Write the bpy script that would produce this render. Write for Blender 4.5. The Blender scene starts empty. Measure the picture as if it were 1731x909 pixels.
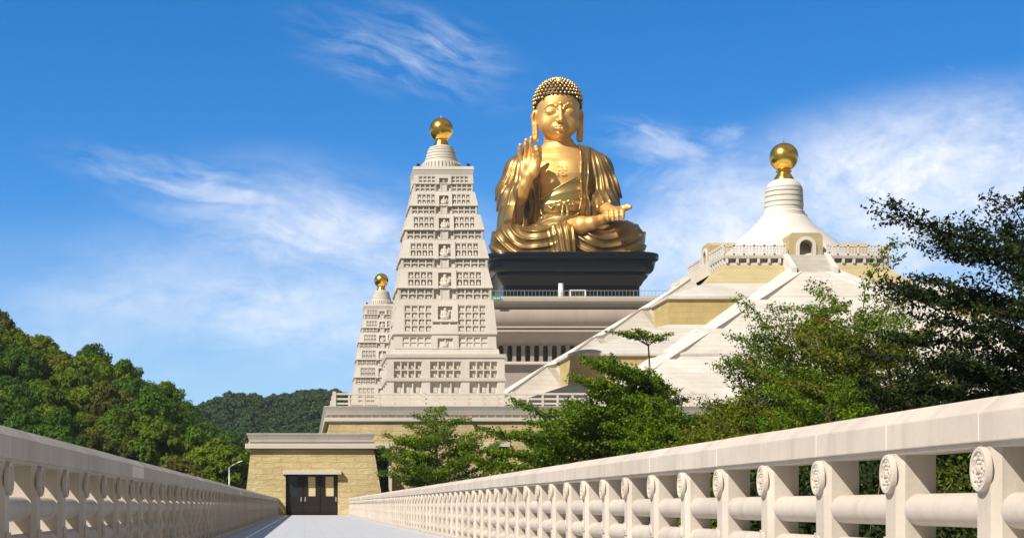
import bpy, math, random
import numpy as np
from mathutils import Vector, Matrix

SC = bpy.context.scene
COL = SC.collection
R = math.radians
PI = math.pi
rng = np.random.default_rng(7)
random.seed(7)

# ------------------------------------------------------------------ camera model
# level camera on the bridge looking along +Y; these two turn a measured
# position into metres at a known distance Y
FPX, VX, VY, EYE = 3000.0, 515.0, 853.0, 0.72
def PX(x, Y): return (x - VX) * Y / FPX
def PZ(y, Y): return EYE + (VY - y) * Y / FPX

# ------------------------------------------------------------------ object helpers
def tag(o, label=None, cat=None, group=None, kind=None):
    if label: o['label'] = label
    if cat: o['category'] = cat
    if group: o['group'] = group
    if kind: o['kind'] = kind
    return o

def empty(name, loc=(0, 0, 0), rz=0.0, parent=None):
    o = bpy.data.objects.new(name, None)
    o.empty_display_size = 0.3
    COL.objects.link(o)
    o.location = loc
    o.rotation_euler = (0, 0, rz)
    if parent: o.parent = parent
    return o

def copy_tree(o, parent=None):
    c = o.copy()
    COL.objects.link(c)
    if parent: c.parent = parent
    for ch in list(o.children):
        copy_tree(ch, c)
    return c

def mesh_np(name, V, F, mats, parent=None, smooth=False, mi=None):
    """V (n,3); F (m,3|4) int array -> one linked mesh object"""
    V = np.asarray(V, np.float32); F = np.asarray(F, np.int32)
    me = bpy.data.meshes.new(name)
    n, m, k = len(V), len(F), F.shape[1]
    me.vertices.add(n); me.vertices.foreach_set('co', V.ravel())
    me.loops.add(m * k); me.loops.foreach_set('vertex_index', F.ravel())
    me.polygons.add(m)
    me.polygons.foreach_set('loop_start', np.arange(0, m * k, k, dtype=np.int32))
    if not isinstance(mats, (list, tuple)): mats = [mats]
    for q in mats: me.materials.append(q)
    if mi is not None: me.polygons.foreach_set('material_index', np.asarray(mi, np.int32))
    if smooth: me.polygons.foreach_set('use_smooth', np.ones(m, bool))
    me.update(calc_edges=True); me.validate()
    o = bpy.data.objects.new(name, me)
    COL.objects.link(o)
    if parent: o.parent = parent
    return o

class MB:
    def __init__(s): s.v = []; s.f = []; s.m = []; s.cur = 0
    def mat(s, i): s.cur = i; return s
    def add(s, vs, fs):
        b = len(s.v); s.v += [tuple(p) for p in vs]
        for f in fs: s.f.append(tuple(b + i for i in f)); s.m.append(s.cur)
        return s
    def hexa(s, p):   # 8 points: bottom 4 ccw, top 4 ccw
        return s.add(p, [(3, 2, 1, 0), (4, 5, 6, 7), (0, 1, 5, 4), (1, 2, 6, 5), (2, 3, 7, 6), (3, 0, 4, 7)])
    def box(s, x0, x1, y0, y1, z0, z1):
        return s.hexa([(x0, y0, z0), (x1, y0, z0), (x1, y1, z0), (x0, y1, z0),
                       (x0, y0, z1), (x1, y0, z1), (x1, y1, z1), (x0, y1, z1)])
    def frust(s, cx, cy, a0, b0, z0, a1, b1, z1):
        q = lambda a, b, z: [(cx - a, cy - b, z), (cx + a, cy - b, z), (cx + a, cy + b, z), (cx - a, cy + b, z)]
        return s.hexa(q(a0, b0, z0) + q(a1, b1, z1))
    def prism(s, poly, fn):   # poly 2d list ; fn(pt, t) t in 0,1
        n = len(poly)
        vs = [fn(p, 0) for p in poly] + [fn(p, 1) for p in poly]
        fs = [tuple(range(n))[::-1], tuple(range(n, 2 * n))]
        fs += [(i, (i + 1) % n, n + (i + 1) % n, n + i) for i in range(n)]
        return s.add(vs, fs)
    def rings(s, rings, close=True, cap=True):
        n = len(rings[0]); b = []
        vs = [p for r in rings for p in r]; fs = []
        for j in range(len(rings) - 1):
            for i in range(n if close else n - 1):
                k = (i + 1) % n
                fs.append((j * n + i, j * n + k, (j + 1) * n + k, (j + 1) * n + i))
        if cap:
            fs.append(tuple(range(n))[::-1]); L = (len(rings) - 1) * n
            fs.append(tuple(range(L, L + n)))
        return s.add(vs, fs)
    def lathe(s, prof, c=(0, 0, 0), n=48, cap=True):
        return s.rings([[(c[0] + r * math.cos(2 * PI * i / n), c[1] + r * math.sin(2 * PI * i / n), c[2] + z) for i in range(n)] for r, z in prof], cap=cap)
    def tube(s, pts, rad, n=8):
        pts = [Vector(p) for p in pts]
        if not hasattr(rad, '__len__'): rad = [rad] * len(pts)
        rs = []
        for i, p in enumerate(pts):
            d = (pts[min(i + 1, len(pts) - 1)] - pts[max(i - 1, 0)]).normalized()
            a = d.cross(Vector((0, 0, 1)))
            if a.length < 1e-3: a = Vector((1, 0, 0))
            a.normalize(); b = d.cross(a)
            rs.append([tuple(p + (a * math.cos(2 * PI * k / n) + b * math.sin(2 * PI * k / n)) * rad[i]) for k in range(n)])
        return s.rings(rs)
    def ball(s, c, r, n=24, m=14):
        rr = r if hasattr(r, '__len__') else (r, r, r)
        rs = []
        for j in range(m + 1):
            t = PI * j / m; t = min(max(t, 0.02), PI - 0.02)
            rs.append([(c[0] + rr[0] * math.sin(t) * math.cos(2 * PI * i / n), c[1] + rr[1] * math.sin(t) * math.sin(2 * PI * i / n), c[2] - rr[2] * math.cos(t)) for i in range(n)])
        return s.rings(rs)
    def build(s, name, mats, parent=None, smooth=False, auto=None, bevel=None):
        me = bpy.data.meshes.new(name)
        me.from_pydata(s.v, [], s.f)
        if not isinstance(mats, (list, tuple)): mats = [mats]
        for q in mats: me.materials.append(q)
        me.polygons.foreach_set('material_index', np.array(s.m, np.int32))
        if smooth or auto: me.polygons.foreach_set('use_smooth', np.ones(len(s.f), bool))
        me.update(); me.validate()
        if auto: me.set_sharp_from_angle(angle=R(auto))
        o = bpy.data.objects.new(name, me)
        COL.objects.link(o)
        if parent: o.parent = parent
        if bevel:
            bv = o.modifiers.new('bevel', 'BEVEL'); bv.width = bevel; bv.segments = 2; bv.limit_method = 'ANGLE'; bv.angle_limit = R(35)
        return o

# ------------------------------------------------------------------ materials
class NT:
    def __init__(s, tree): s.t = tree; s.n = tree.nodes; s.l = tree.links
    def new(s, typ, **kw):
        nd = s.n.new(typ)
        for k, v in kw.items():
            if k.startswith('i_'):
                key = k[2:]; key = int(key) if key.isdigit() else key.replace('_', ' ')
                s.set(nd.inputs[key], v)
            else: setattr(nd, k, v)
        return nd
    def set(s, sock, v):
        if isinstance(v, bpy.types.NodeSocket): s.l.new(v, sock)
        elif isinstance(v, bpy.types.Node): s.l.new(v.outputs[0], sock)
        else:
            if hasattr(sock.default_value, '__len__') and hasattr(v, '__len__') and len(sock.default_value) == 4 and len(v) == 3: v = (*v, 1)
            sock.default_value = v
    def math(s, op, a, b=None, c=None, clamp=False):
        nd = s.n.new('ShaderNodeMath'); nd.operation = op; nd.use_clamp = clamp
        s.set(nd.inputs[0], a)
        if b is not None: s.set(nd.inputs[1], b)
        if c is not None: s.set(nd.inputs[2], c)
        return nd.outputs[0]
    def ramp(s, fac, stops):
        nd = s.n.new('ShaderNodeValToRGB'); s.set(nd.inputs[0], fac); e = nd.color_ramp.elements
        while len(e) < len(stops): e.new(0.5)
        for q, (p, c) in zip(e, stops):
            q.position = p; q.color = (*c, 1) if hasattr(c, '__len__') else (c, c, c, 1)
        return nd.outputs[0]
    def mix(s, fac, a, b, blend='MIX'):
        nd = s.n.new('ShaderNodeMix'); nd.data_type = 'RGBA'; nd.blend_type = blend
        s.set(nd.inputs[0], fac); s.set(nd.inputs[6], a); s.set(nd.inputs[7], b)
        return nd.outputs[2]
    def noise(s, vec, scale, detail=4, rough=0.55, dist=0.0):
        nd = s.n.new('ShaderNodeTexNoise'); s.set(nd.inputs['Vector'], vec)
        nd.inputs['Scale'].default_value = scale; nd.inputs['Detail'].default_value = detail
        nd.inputs['Roughness'].default_value = rough; nd.inputs['Distortion'].default_value = dist
        return nd.outputs[0]
    def mapping(s, vec, scale=(1, 1, 1), rot=(0, 0, 0), loc=(0, 0, 0)):
        nd = s.n.new('ShaderNodeMapping'); s.set(nd.inputs[0], vec)
        nd.inputs['Scale'].default_value = scale; nd.inputs['Rotation'].default_value = rot; nd.inputs['Location'].default_value = loc
        return nd.outputs[0]

def new_mat(name):
    m = bpy.data.materials.new(name); m.use_nodes = True
    t = NT(m.node_tree); b = t.n['Principled BSDF']
    return m, t, b

def stone(name, col, var=0.10, scale=1.0, rough=0.75, bump=0.15, course=None, stain=0.25, joint=(0.55, 0.0), isl=0.0):
    """pale cut stone: cloudy tone, streaks of weather, optional coursed blocks (w, h)"""
    m, t, b = new_mat(name)
    pos = t.new('ShaderNodeNewGeometry').outputs['Position']
    n1 = t.noise(pos, 0.6 * scale, 5, 0.6)
    n2 = t.noise(t.mapping(pos, (1.6, 1.6, 0.22)), 1.3 * scale, 4, 0.6)
    n3 = t.noise(pos, 14 * scale, 3, 0.7)
    c = t.ramp(n1, [(0.3, tuple(x * (1 - var) for x in col)), (0.7, tuple(min(1, x * (1 + var * 0.6)) for x in col))])
    dirt = t.ramp(n2, [(0.52, 0), (0.75, 1)])
    c = t.mix(t.math('MULTIPLY', dirt, stain), c, tuple(x * y for x, y in zip(col, (0.66, 0.62, 0.56))))
    c = t.mix(t.math('MULTIPLY', t.math('SUBTRACT', n3, 0.35), 0.40), c, tuple(x * 0.72 for x in col))
    if isl:      # stones cut from different blocks differ a little
        rr = t.new('ShaderNodeNewGeometry').outputs['Random Per Island']; ro = t.new('ShaderNodeObjectInfo').outputs['Random']
        v = t.math('ADD', 1 - isl, t.math('MULTIPLY', t.math('ADD', t.math('MULTIPLY', rr, 0.6), t.math('MULTIPLY', ro, 0.4)), 2 * isl))
        c = t.mix(1.0, c, t.new('ShaderNodeCombineColor', i_0=v, i_1=v, i_2=t.math('POWER', v, 1.2)).outputs[0], 'MULTIPLY')
    h = t.math('MULTIPLY', n3, 0.25)
    if course:
        w, hh = course
        sep = t.new('ShaderNodeSeparateXYZ', i_0=pos)
        xy = t.math('ADD', sep.outputs[0], t.math('MULTIPLY', sep.outputs[1], 0.83))
        cv = t.new('ShaderNodeCombineXYZ', i_0=xy, i_1=sep.outputs[2])
        br = t.n.new('ShaderNodeTexBrick'); t.set(br.inputs['Vector'], cv.outputs[0])
        br.inputs['Scale'].default_value = 1.0; br.inputs['Brick Width'].default_value = w; br.inputs['Row Height'].default_value = hh
        br.inputs['Mortar Size'].default_value = joint[0] * 0.03; br.inputs['Mortar Smooth'].default_value = 0.3
        br.inputs['Color1'].default_value = (1, 1, 1, 1); br.inputs['Color2'].default_value = (1 - joint[1], 1 - joint[1], 1 - joint[1] * 1.15, 1)
        br.inputs['Mortar'].default_value = (0.72, 0.70, 0.66, 1)
        c = t.mix(1.0, c, br.outputs[0], 'MULTIPLY')
        h = t.math('ADD', h, t.math('MULTIPLY', br.outputs['Fac'], -0.6))
    bp = t.new('ShaderNodeBump', i_Height=h, i_Strength=bump, i_Distance=0.05)
    t.set(b.inputs['Base Color'], c); t.set(b.inputs['Roughness'], rough); t.set(b.inputs['Normal'], bp.outputs[0])
    b.inputs['Specular IOR Level'].default_value = 0.3
    return m

def rough_stone(name, col, col2, k=1.0):
    """split-face tan sandstone laid in uneven courses"""
    m, t, b = new_mat(name)
    pos = t.new('ShaderNodeNewGeometry').outputs['Position']
    sep = t.new('ShaderNodeSeparateXYZ', i_0=pos)
    xy = t.math('ADD', sep.outputs[0], t.math('MULTIPLY', sep.outputs[1], 0.9))
    wob = t.math('MULTIPLY', t.math('SUBTRACT', t.noise(pos, 0.9 * k, 3), 0.5), 0.30 / k)
    zz = t.math('ADD', sep.outputs[2], wob)
    cv = t.new('ShaderNodeCombineXYZ', i_0=xy, i_1=zz)
    br = t.n.new('ShaderNodeTexBrick'); t.set(br.inputs['Vector'], cv.outputs[0])
    br.inputs['Scale'].default_value = 1.0 * k; br.inputs['Brick Width'].default_value = 1.35; br.inputs['Row Height'].default_value = 0.42
    br.inputs['Mortar Size'].default_value = 0.018; br.inputs['Mortar Smooth'].default_value = 0.6; br.offset = 0.37
    br.inputs['Color1'].default_value = (1, 1, 1, 1); br.inputs['Color2'].default_value = (0.86, 0.85, 0.82, 1); br.inputs['Mortar'].default_value = (0.70, 0.68, 0.62, 1)
    n1 = t.noise(pos, 0.5 * k, 5, 0.6); n2 = t.noise(t.mapping(pos, (1, 1, 2.2)), 2.2 * k, 5, 0.65, 0.6)
    c = t.mix(t.ramp(n1, [(0.35, 0), (0.68, 1)]), col, col2)
    c = t.mix(0.8, c, br.outputs[0], 'MULTIPLY')
    c = t.mix(t.math('MULTIPLY', t.ramp(n2, [(0.5, 0), (0.8, 1)]), 0.25), c, tuple(x * 0.6 for x in col))
    h = t.math('ADD', t.math('MULTIPLY', n2, 1.0), t.math('MULTIPLY', br.outputs['Fac'], -0.35))
    bp = t.new('ShaderNodeBump', i_Height=h, i_Strength=0.55, i_Distance=0.16 / k)
    t.set(b.inputs['Base Color'], c); b.inputs['Roughness'].default_value = 0.9; t.set(b.inputs['Normal'], bp.outputs[0])
    b.inputs['Specular IOR Level'].default_value = 0.2
    return m

def plain(name, col, rough=0.6, metal=0.0, spec=0.5, coat=0.0):
    m, t, b = new_mat(name)
    pos = t.new('ShaderNodeNewGeometry').outputs['Position']
    n = t.noise(pos, 0.6, 3, 0.5)
    c = t.mix(t.math('MULTIPLY', n, 0.25), col, tuple(x * 0.8 for x in col))
    t.set(b.inputs['Base Color'], c)
    t.set(b.inputs['Roughness'], t.math('ADD', rough - 0.04, t.math('MULTIPLY', n, 0.08)))
    b.inputs['Metallic'].default_value = metal; b.inputs['Specular IOR Level'].default_value = spec; b.inputs['Coat Weight'].default_value = coat
    return m

def gold(name, col, dark, rough, scale=0.12, metal=0.9, streak=0.5):
    m, t, b = new_mat(name)
    pos = t.new('ShaderNodeNewGeometry').outputs['Position']
    n1 = t.noise(pos, scale, 5, 0.6, 0.3); n2 = t.noise(t.mapping(pos, (2.2, 2.2, 0.5)), scale * 3, 4, 0.6)
    f = t.math('MULTIPLY', t.ramp(t.math('ADD', t.math('MULTIPLY', n1, 0.6), t.math('MULTIPLY', n2, 0.4)), [(0.36, 0), (0.66, 1)]), streak)
    t.set(b.inputs['Base Color'], t.mix(f, col, dark))
    t.set(b.inputs['Roughness'], t.math('ADD', rough - 0.05, t.math('MULTIPLY', n2, 0.12)))
    b.inputs['Metallic'].default_value = metal
    return m

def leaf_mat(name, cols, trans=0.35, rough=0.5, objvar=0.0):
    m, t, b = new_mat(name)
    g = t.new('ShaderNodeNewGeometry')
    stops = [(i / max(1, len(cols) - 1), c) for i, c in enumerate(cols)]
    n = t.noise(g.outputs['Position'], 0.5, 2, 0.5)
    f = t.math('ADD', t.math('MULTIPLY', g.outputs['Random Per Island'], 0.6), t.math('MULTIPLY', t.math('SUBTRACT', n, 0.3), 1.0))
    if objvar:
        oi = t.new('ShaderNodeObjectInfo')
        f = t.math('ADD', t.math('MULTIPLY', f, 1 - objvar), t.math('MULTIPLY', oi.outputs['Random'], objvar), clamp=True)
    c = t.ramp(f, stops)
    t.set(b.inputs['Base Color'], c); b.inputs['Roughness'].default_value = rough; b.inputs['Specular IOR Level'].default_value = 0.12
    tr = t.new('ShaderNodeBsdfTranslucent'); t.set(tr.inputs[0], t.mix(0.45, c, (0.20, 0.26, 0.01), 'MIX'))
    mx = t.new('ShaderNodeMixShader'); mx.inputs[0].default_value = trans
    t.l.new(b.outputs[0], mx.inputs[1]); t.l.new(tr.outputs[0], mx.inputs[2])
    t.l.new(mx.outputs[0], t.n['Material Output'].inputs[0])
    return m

M = {}
M['rail'] = stone('balustrade_granite', (0.50, 0.44, 0.375), 0.16, 2.2, 0.75, 0.16, stain=0.55, isl=0.09)
M['rail_joint'] = stone('balustrade_mortar', (0.70, 0.64, 0.56), 0.05, 3.0, 0.8, 0.05)
M['pale'] = stone('pale_stone', (0.57, 0.51, 0.435), 0.07, 0.35, 0.75, 0.10, stain=0.25)
M['tower'] = stone('pagoda_stone', (0.575, 0.53, 0.47), 0.10, 0.4, 0.75, 0.10, stain=0.28)
M['coffer'] = stone('pagoda_relief_stone', (0.575, 0.52, 0.445), 0.10, 0.8, 0.8, 0.2, stain=0.3)
M['grey'] = stone('grey_cornice_stone', (0.50, 0.46, 0.42), 0.10, 0.5, 0.7, 0.10, course=(2.2, 3.0), stain=0.35)
M['white'] = stone('white_marble', (0.58, 0.54, 0.49), 0.13, 0.30, 0.6, 0.06, course=(2.6, 0.6), stain=0.35, joint=(0.8, 0.12))
M['whitep'] = stone('white_marble_plain', (0.61, 0.57, 0.525), 0.10, 0.4, 0.6, 0.05, stain=0.2)
M['tan'] = rough_stone('tan_rusticated_sandstone', (0.46, 0.36, 0.18), (0.56, 0.455, 0.26))
M['tanb'] = stone('tan_block_stone', (0.49, 0.375, 0.165), 0.12, 0.4, 0.85, 0.2, course=(2.0, 0.72), stain=0.3, joint=(0.7, 0.14))
M['tans'] = stone('tan_smooth_stone', (0.44, 0.36, 0.195), 0.08, 0.4, 0.85, 0.2, course=(1.6, 0.5), stain=0.3, joint=(0.3, 0.08))
M['hall'] = stone('hall_taupe_stone', (0.33, 0.28, 0.24), 0.08, 0.3, 0.7, 0.08, course=(5.2, 40.0), stain=0.35)
M['orb'] = gold('polished_gold', (1.0, 0.62, 0.13), (0.92, 0.52, 0.08), 0.22, 0.5, 1.0, 0.4)
M['skin'] = gold('gilded_skin', (0.93, 0.575, 0.20), (0.76, 0.42, 0.12), 0.48, 0.10, 0.74, 0.75)
M['robe'] = gold('gilded_robe', (0.52, 0.34, 0.125), (0.16, 0.095, 0.033), 0.40, 0.10, 0.82, 0.95)
M['cloth2'] = gold('gilded_undergarment', (0.62, 0.46, 0.17), (0.42, 0.31, 0.12), 0.38, 0.12, 0.85, 0.7)
M['curl'] = gold('gilded_curls', (0.80, 0.58, 0.28), (0.55, 0.36, 0.13), 0.38, 0.2, 0.8, 0.5)
M['hairbase'] = gold('dark_bronze_hair', (0.05, 0.028, 0.012), (0.03, 0.016, 0.008), 0.5, 0.2, 0.6, 0.5)
M['black'] = plain('black_lacquer_stone', (0.004, 0.006, 0.012), 0.25, 0.0, 0.30, 0.0)
M['darkmetal'] = plain('dark_bronze_metal', (0.022, 0.017, 0.014), 0.45, 0.3)
M['glass'] = plain('dark_glass', (0.015, 0.03, 0.035), 0.06, 0.0, 0.8)
M['dark'] = plain('dark_interior', (0.02, 0.018, 0.016), 0.8)
M['void'] = plain('window_dark', (0.05, 0.046, 0.045), 0.4)
M['curtain'] = plain('tan_curtain', (0.62, 0.50, 0.28), 0.6)
M['whitepaint'] = plain('white_paint', (0.74, 0.74, 0.73), 0.45)
M['greensign'] = plain('green_sign_face', (0.01, 0.30, 0.16), 0.4)
M['steel'] = plain('galvanised_steel', (0.42, 0.42, 0.42), 0.45, 0.6)
M['roofred'] = plain('red_tile_roof', (0.42, 0.16, 0.09), 0.8)
M['bark'] = stone('grey_bark', (0.16, 0.125, 0.09), 0.25, 3.0, 0.95, 0.5, stain=0.4)
M['barkd'] = stone('dark_bark', (0.07, 0.055, 0.04), 0.25, 3.0, 0.95, 0.5, stain=0.4)
M['red'] = plain('red_petals', (0.55, 0.03, 0.03), 0.5)
M['lanternorange'] = plain('orange_cloth', (0.75, 0.20, 0.03), 0.6)
# ------------------------------------------------------------------ sun, sky, camera
SUN = Vector((-0.60, -0.50, 0.74)).normalized()
EL = math.asin(SUN.z); AZ = math.atan2(SUN.x, SUN.y)
ld = bpy.data.lights.new('sun', 'SUN'); ld.energy = 5.0; ld.angle = R(0.5); ld.color = (1.0, 0.945, 0.86)
lo = bpy.data.objects.new('sun', ld); COL.objects.link(lo)
lo.rotation_euler = (-SUN).to_track_quat('-Z', 'Y').to_euler()

W = bpy.data.worlds.new('World'); SC.world = W; W.use_nodes = True
t = NT(W.node_tree); bg = t.n['Background']
gen = t.new('ShaderNodeTexCoord').outputs['Generated']
sep = t.new('ShaderNodeSeparateXYZ', i_0=gen)
dx, dy, dz = sep.outputs
sky = t.n.new('ShaderNodeTexSky'); sky.sky_type = 'NISHITA'; sky.sun_disc = False
sky.sun_elevation = EL; sky.sun_rotation = AZ; sky.air_density = 1.0; sky.dust_density = 0.35; sky.ozone_density = 2.4; sky.altitude = 100
# clear dry air: the deep blue comes down low towards the horizon
up = t.math('ADD', t.math('MULTIPLY', dz, 1.75), 0.035)
cv = t.new('ShaderNodeCombineXYZ', i_0=dx, i_1=dy, i_2=up)
nrm = t.n.new('ShaderNodeVectorMath'); nrm.operation = 'NORMALIZE'; t.set(nrm.inputs[0], cv.outputs[0])
t.set(sky.inputs[0], nrm.outputs[0])
hs = t.new('ShaderNodeHueSaturation', i_Saturation=1.42, i_Value=1.40, i_Hue=0.504); t.set(hs.inputs['Color'], sky.outputs[0])
skyc = hs.outputs[0]
# cloud field: direction -> tangent-plane coordinates round +Y
ay = t.math('MAXIMUM', t.math('ABSOLUTE', dy), 0.08)
ca = t.math('DIVIDE', dx, ay); cb = t.math('DIVIDE', dz, ay)
P = t.new('ShaderNodeCombineXYZ', i_0=ca, i_1=cb).outputs[0]
warp = t.n.new('ShaderNodeTexNoise'); t.set(warp.inputs[0], P); warp.inputs['Scale'].default_value = 14; warp.inputs['Detail'].default_value = 3
wv = t.n.new('ShaderNodeVectorMath'); wv.operation = 'SUBTRACT'; t.set(wv.inputs[0], warp.outputs['Color']); wv.inputs[1].default_value = (0.5, 0.5, 0.5)
ws = t.n.new('ShaderNodeVectorMath'); ws.operation = 'SCALE'; t.set(ws.inputs[0], wv.outputs[0]); ws.inputs['Scale'].default_value = 0.028
wa = t.n.new('ShaderNodeVectorMath'); wa.operation = 'ADD'; t.set(wa.inputs[0], P); t.set(wa.inputs[1], ws.outputs[0])
PW = wa.outputs[0]
def streak(ang, sx, sy, lo_, hi_, seed, detail=7, rough=0.6):
    v = t.mapping(t.mapping(PW, rot=(0, 0, -ang), loc=(seed, seed * 0.7, 0)), (sx, sy, 1))
    return t.ramp(t.noise(v, 1.0, detail, rough, 0.25), [(lo_, 0), (hi_, 1)])
def blob(x, y, rx, ry, ang=0.0, edge=1.0):
    """soft elliptical patch of sky, centred where the cloud hangs"""
    a0, b0 = (x - VX) / FPX, (VY - y) / FPX
    m1 = t.mapping(P, loc=(-a0, -b0, 0))
    m2 = t.mapping(m1, rot=(0, 0, -ang)); m3 = t.mapping(m2, (FPX / rx, FPX / ry, 0))
    ln = t.n.new('ShaderNodeVectorMath'); ln.operation = 'LENGTH'; t.set(ln.inputs[0], m3)
    nd = t.n.new('ShaderNodeMapRange'); nd.interpolation_type = 'SMOOTHSTEP'
    t.set(nd.inputs[0], ln.outputs['Value']); nd.inputs[1].default_value = 1.0; nd.inputs[2].default_value = 0.0; nd.inputs[3].default_value = 0; nd.inputs[4].default_value = edge
    return nd.outputs[0]
def mul(a, b): return t.math('MULTIPLY', a, b)
def mx_(a, b): return t.math('MAXIMUM', a, b)
s1 = streak(R(-9), 9, 34, 0.33, 0.66, 1.3)
s2 = streak(R(-24), 9, 40, 0.42, 0.72, 4.1)
s3 = streak(R(12), 10, 16, 0.26, 0.58, 7.7)
s4 = streak(R(-16), 26, 110, 0.38, 0.68, 2.9)
s5 = streak(R(6), 8, 20, 0.24, 0.58, 9.2)
fine = t.ramp(t.noise(t.mapping(PW, (60, 90, 1)), 1, 6, 0.65), [(0.3, 0.55), (0.75, 1.0)])
cl = mul(blob(560, 420, 470, 190, R(-10)), s1)
cl = mx_(cl, mul(mul(blob(420, 335, 420, 62, R(-13)), s4), 0.75))
cl = mx_(cl, mul(blob(470, 520, 430, 130, R(4)), s5))
cl = mx_(cl, mul(blob(620, 560, 600, 130), mul(s5, 0.75)))
cl = mx_(cl, mul(mul(blob(690, 95, 300, 95, R(-16)), mul(s2, s4)), 0.8))
cl = mx_(cl, mul(mul(blob(740, 75, 190, 70, R(-22)), s4), 0.55))
cl = mx_(cl, mul(blob(1560, 300, 560, 190, R(9), 1.4), mx_(s3, 0.35)))
cl = mx_(cl, mul(blob(1230, 400, 400, 210, R(18), 1.1), s3))
cl = mx_(cl, mul(blob(1500, 470, 560, 190, 0, 1.0), mx_(s5, 0.45)))
cl = mx_(cl, mul(mul(blob(1130, 250, 170, 60, R(-12)), s4), 0.6))
cl = mx_(cl, mul(blob(1050, 520, 400, 120, 0), mul(s5, 0.7)))
def bank(mask, sx, sy, ang, seed, gain=1.0, lo2=0.42, hi2=0.95):
    v = t.mapping(t.mapping(PW, rot=(0, 0, -ang), loc=(seed, seed * 0.4, 0)), (sx, sy, 1))
    n = t.noise(v, 1.0, 10, 0.62, 0.35)
    return t.math('MULTIPLY', t.ramp(t.math('ADD', mask, t.math('MULTIPLY', t.math('SUBTRACT', n, 0.5), 1.5)), [(lo2, 0), (hi2, 1)]), gain)
cl = mx_(cl, bank(blob(1560, 330, 620, 250, R(8)), 12, 26, R(8), 3.3, 0.95, 0.30, 0.90))
cl = mx_(cl, bank(blob(1240, 360, 330, 230, R(14)), 16, 30, R(10), 5.1, 0.8, 0.36, 1.0))
cl = mx_(cl, bank(blob(1120, 250, 200, 75, R(-14)), 22, 60, R(-14), 8.4, 0.6, 0.45, 1.0))
cl = mx_(cl, bank(blob(560, 390, 330, 150, R(-12)), 12, 42, R(-10), 6.2, 0.85, 0.42, 1.0))
cl = mx_(cl, bank(blob(380, 330, 400, 50, R(-11)), 16, 70, R(-12), 1.7, 0.7, 0.45, 1.0))
cl = mx_(cl, bank(blob(470, 540, 460, 110, R(4)), 9, 36, R(4), 2.2, 0.7, 0.36, 1.0))
cl = mx_(cl, mul(blob(300, 520, 620, 200, R(5)), mul(mx_(s5, 0.25), 0.55)))
cl = mx_(cl, mul(blob(1400, 560, 700, 220), 0.45))
cl = t.math('MULTIPLY', t.math('MULTIPLY', cl, fine), 0.92, clamp=True)
ahead = t.math('GREATER_THAN', dy, 0.08)
cl = mul(cl, ahead)
# unseen sky behind and overhead dimmed, with clouds added, to set the fill light
back = t.ramp(t.noise(t.mapping(gen, (1.6, 1.6, 3.0)), 1.0, 5, 0.55), [(0.36, 0.15), (0.62, 0.95)])
nd = t.n.new('ShaderNodeMapRange'); nd.interpolation_type = 'SMOOTHSTEP'; t.set(nd.inputs[0], t.math('SUBTRACT', dy, t.math('MULTIPLY', dz, 0.8))); nd.inputs[1].default_value = 0.35; nd.inputs[2].default_value = -0.15; nd.inputs[3].default_value = 0; nd.inputs[4].default_value = 1
backf = mul(back, nd.outputs[0])
cloudc = t.new('ShaderNodeRGB'); cloudc.outputs[0].default_value = (7.6, 7.8, 8.2, 1)
hz = t.n.new('ShaderNodeMapRange'); t.set(hz.inputs[0], dz); hz.inputs[1].default_value = 0.17; hz.inputs[2].default_value = 0.0; hz.inputs[3].default_value = 0; hz.inputs[4].default_value = 0.75
skyc = t.mix(hz.outputs[0], skyc, (2.9, 4.25, 5.3, 1))
fin = t.mix(cl, skyc, cloudc.outputs[0])
fin = t.mix(nd.outputs[0], fin, t.mix(backf, (0.48, 0.58, 0.80, 1), (2.4, 2.3, 2.2, 1)))
t.set(bg.inputs[0], fin); bg.inputs[1].default_value = 0.10

cam = bpy.data.cameras.new('camera'); co = bpy.data.objects.new('camera', cam); COL.objects.link(co)
co.location = (0, 0, EYE); co.rotation_euler = (R(90), 0, 0)
cam.sensor_width = 36; cam.lens = 36 * FPX / 1731.0
cam.shift_x = (865.5 - VX) / 1731.0; cam.shift_y = (VY - 454.5) / 1731.0
cam.clip_start = 0.1; cam.clip_end = 6000
SC.camera = co
vs = SC.view_settings
vs.view_transform = 'Standard'; vs.look = 'None'; vs.exposure = 0.45; vs.gamma = 1.0; vs.use_curve_mapping = False
SC.cycles.use_denoising = True
SC.cycles.denoising_prefilter = 'ACCURATE'
SC.cycles.max_bounces = 6; SC.cycles.diffuse_bounces = 3; SC.cycles.glossy_bounces = 3; SC.cycles.transmission_bounces = 4; SC.cycles.transparent_max_bounces = 6
SC.cycles.use_adaptive_sampling = True; SC.cycles.adaptive_threshold = 0.02
SC.cycles.sample_clamp_indirect = 6.0
# ------------------------------------------------------------------ ground and bridge
GZ = -1.2
YE = 128.0                          # where the bridge meets the gatehouse
XL, XR = -1.85, 3.15                # inner faces of the two balustrades

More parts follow.
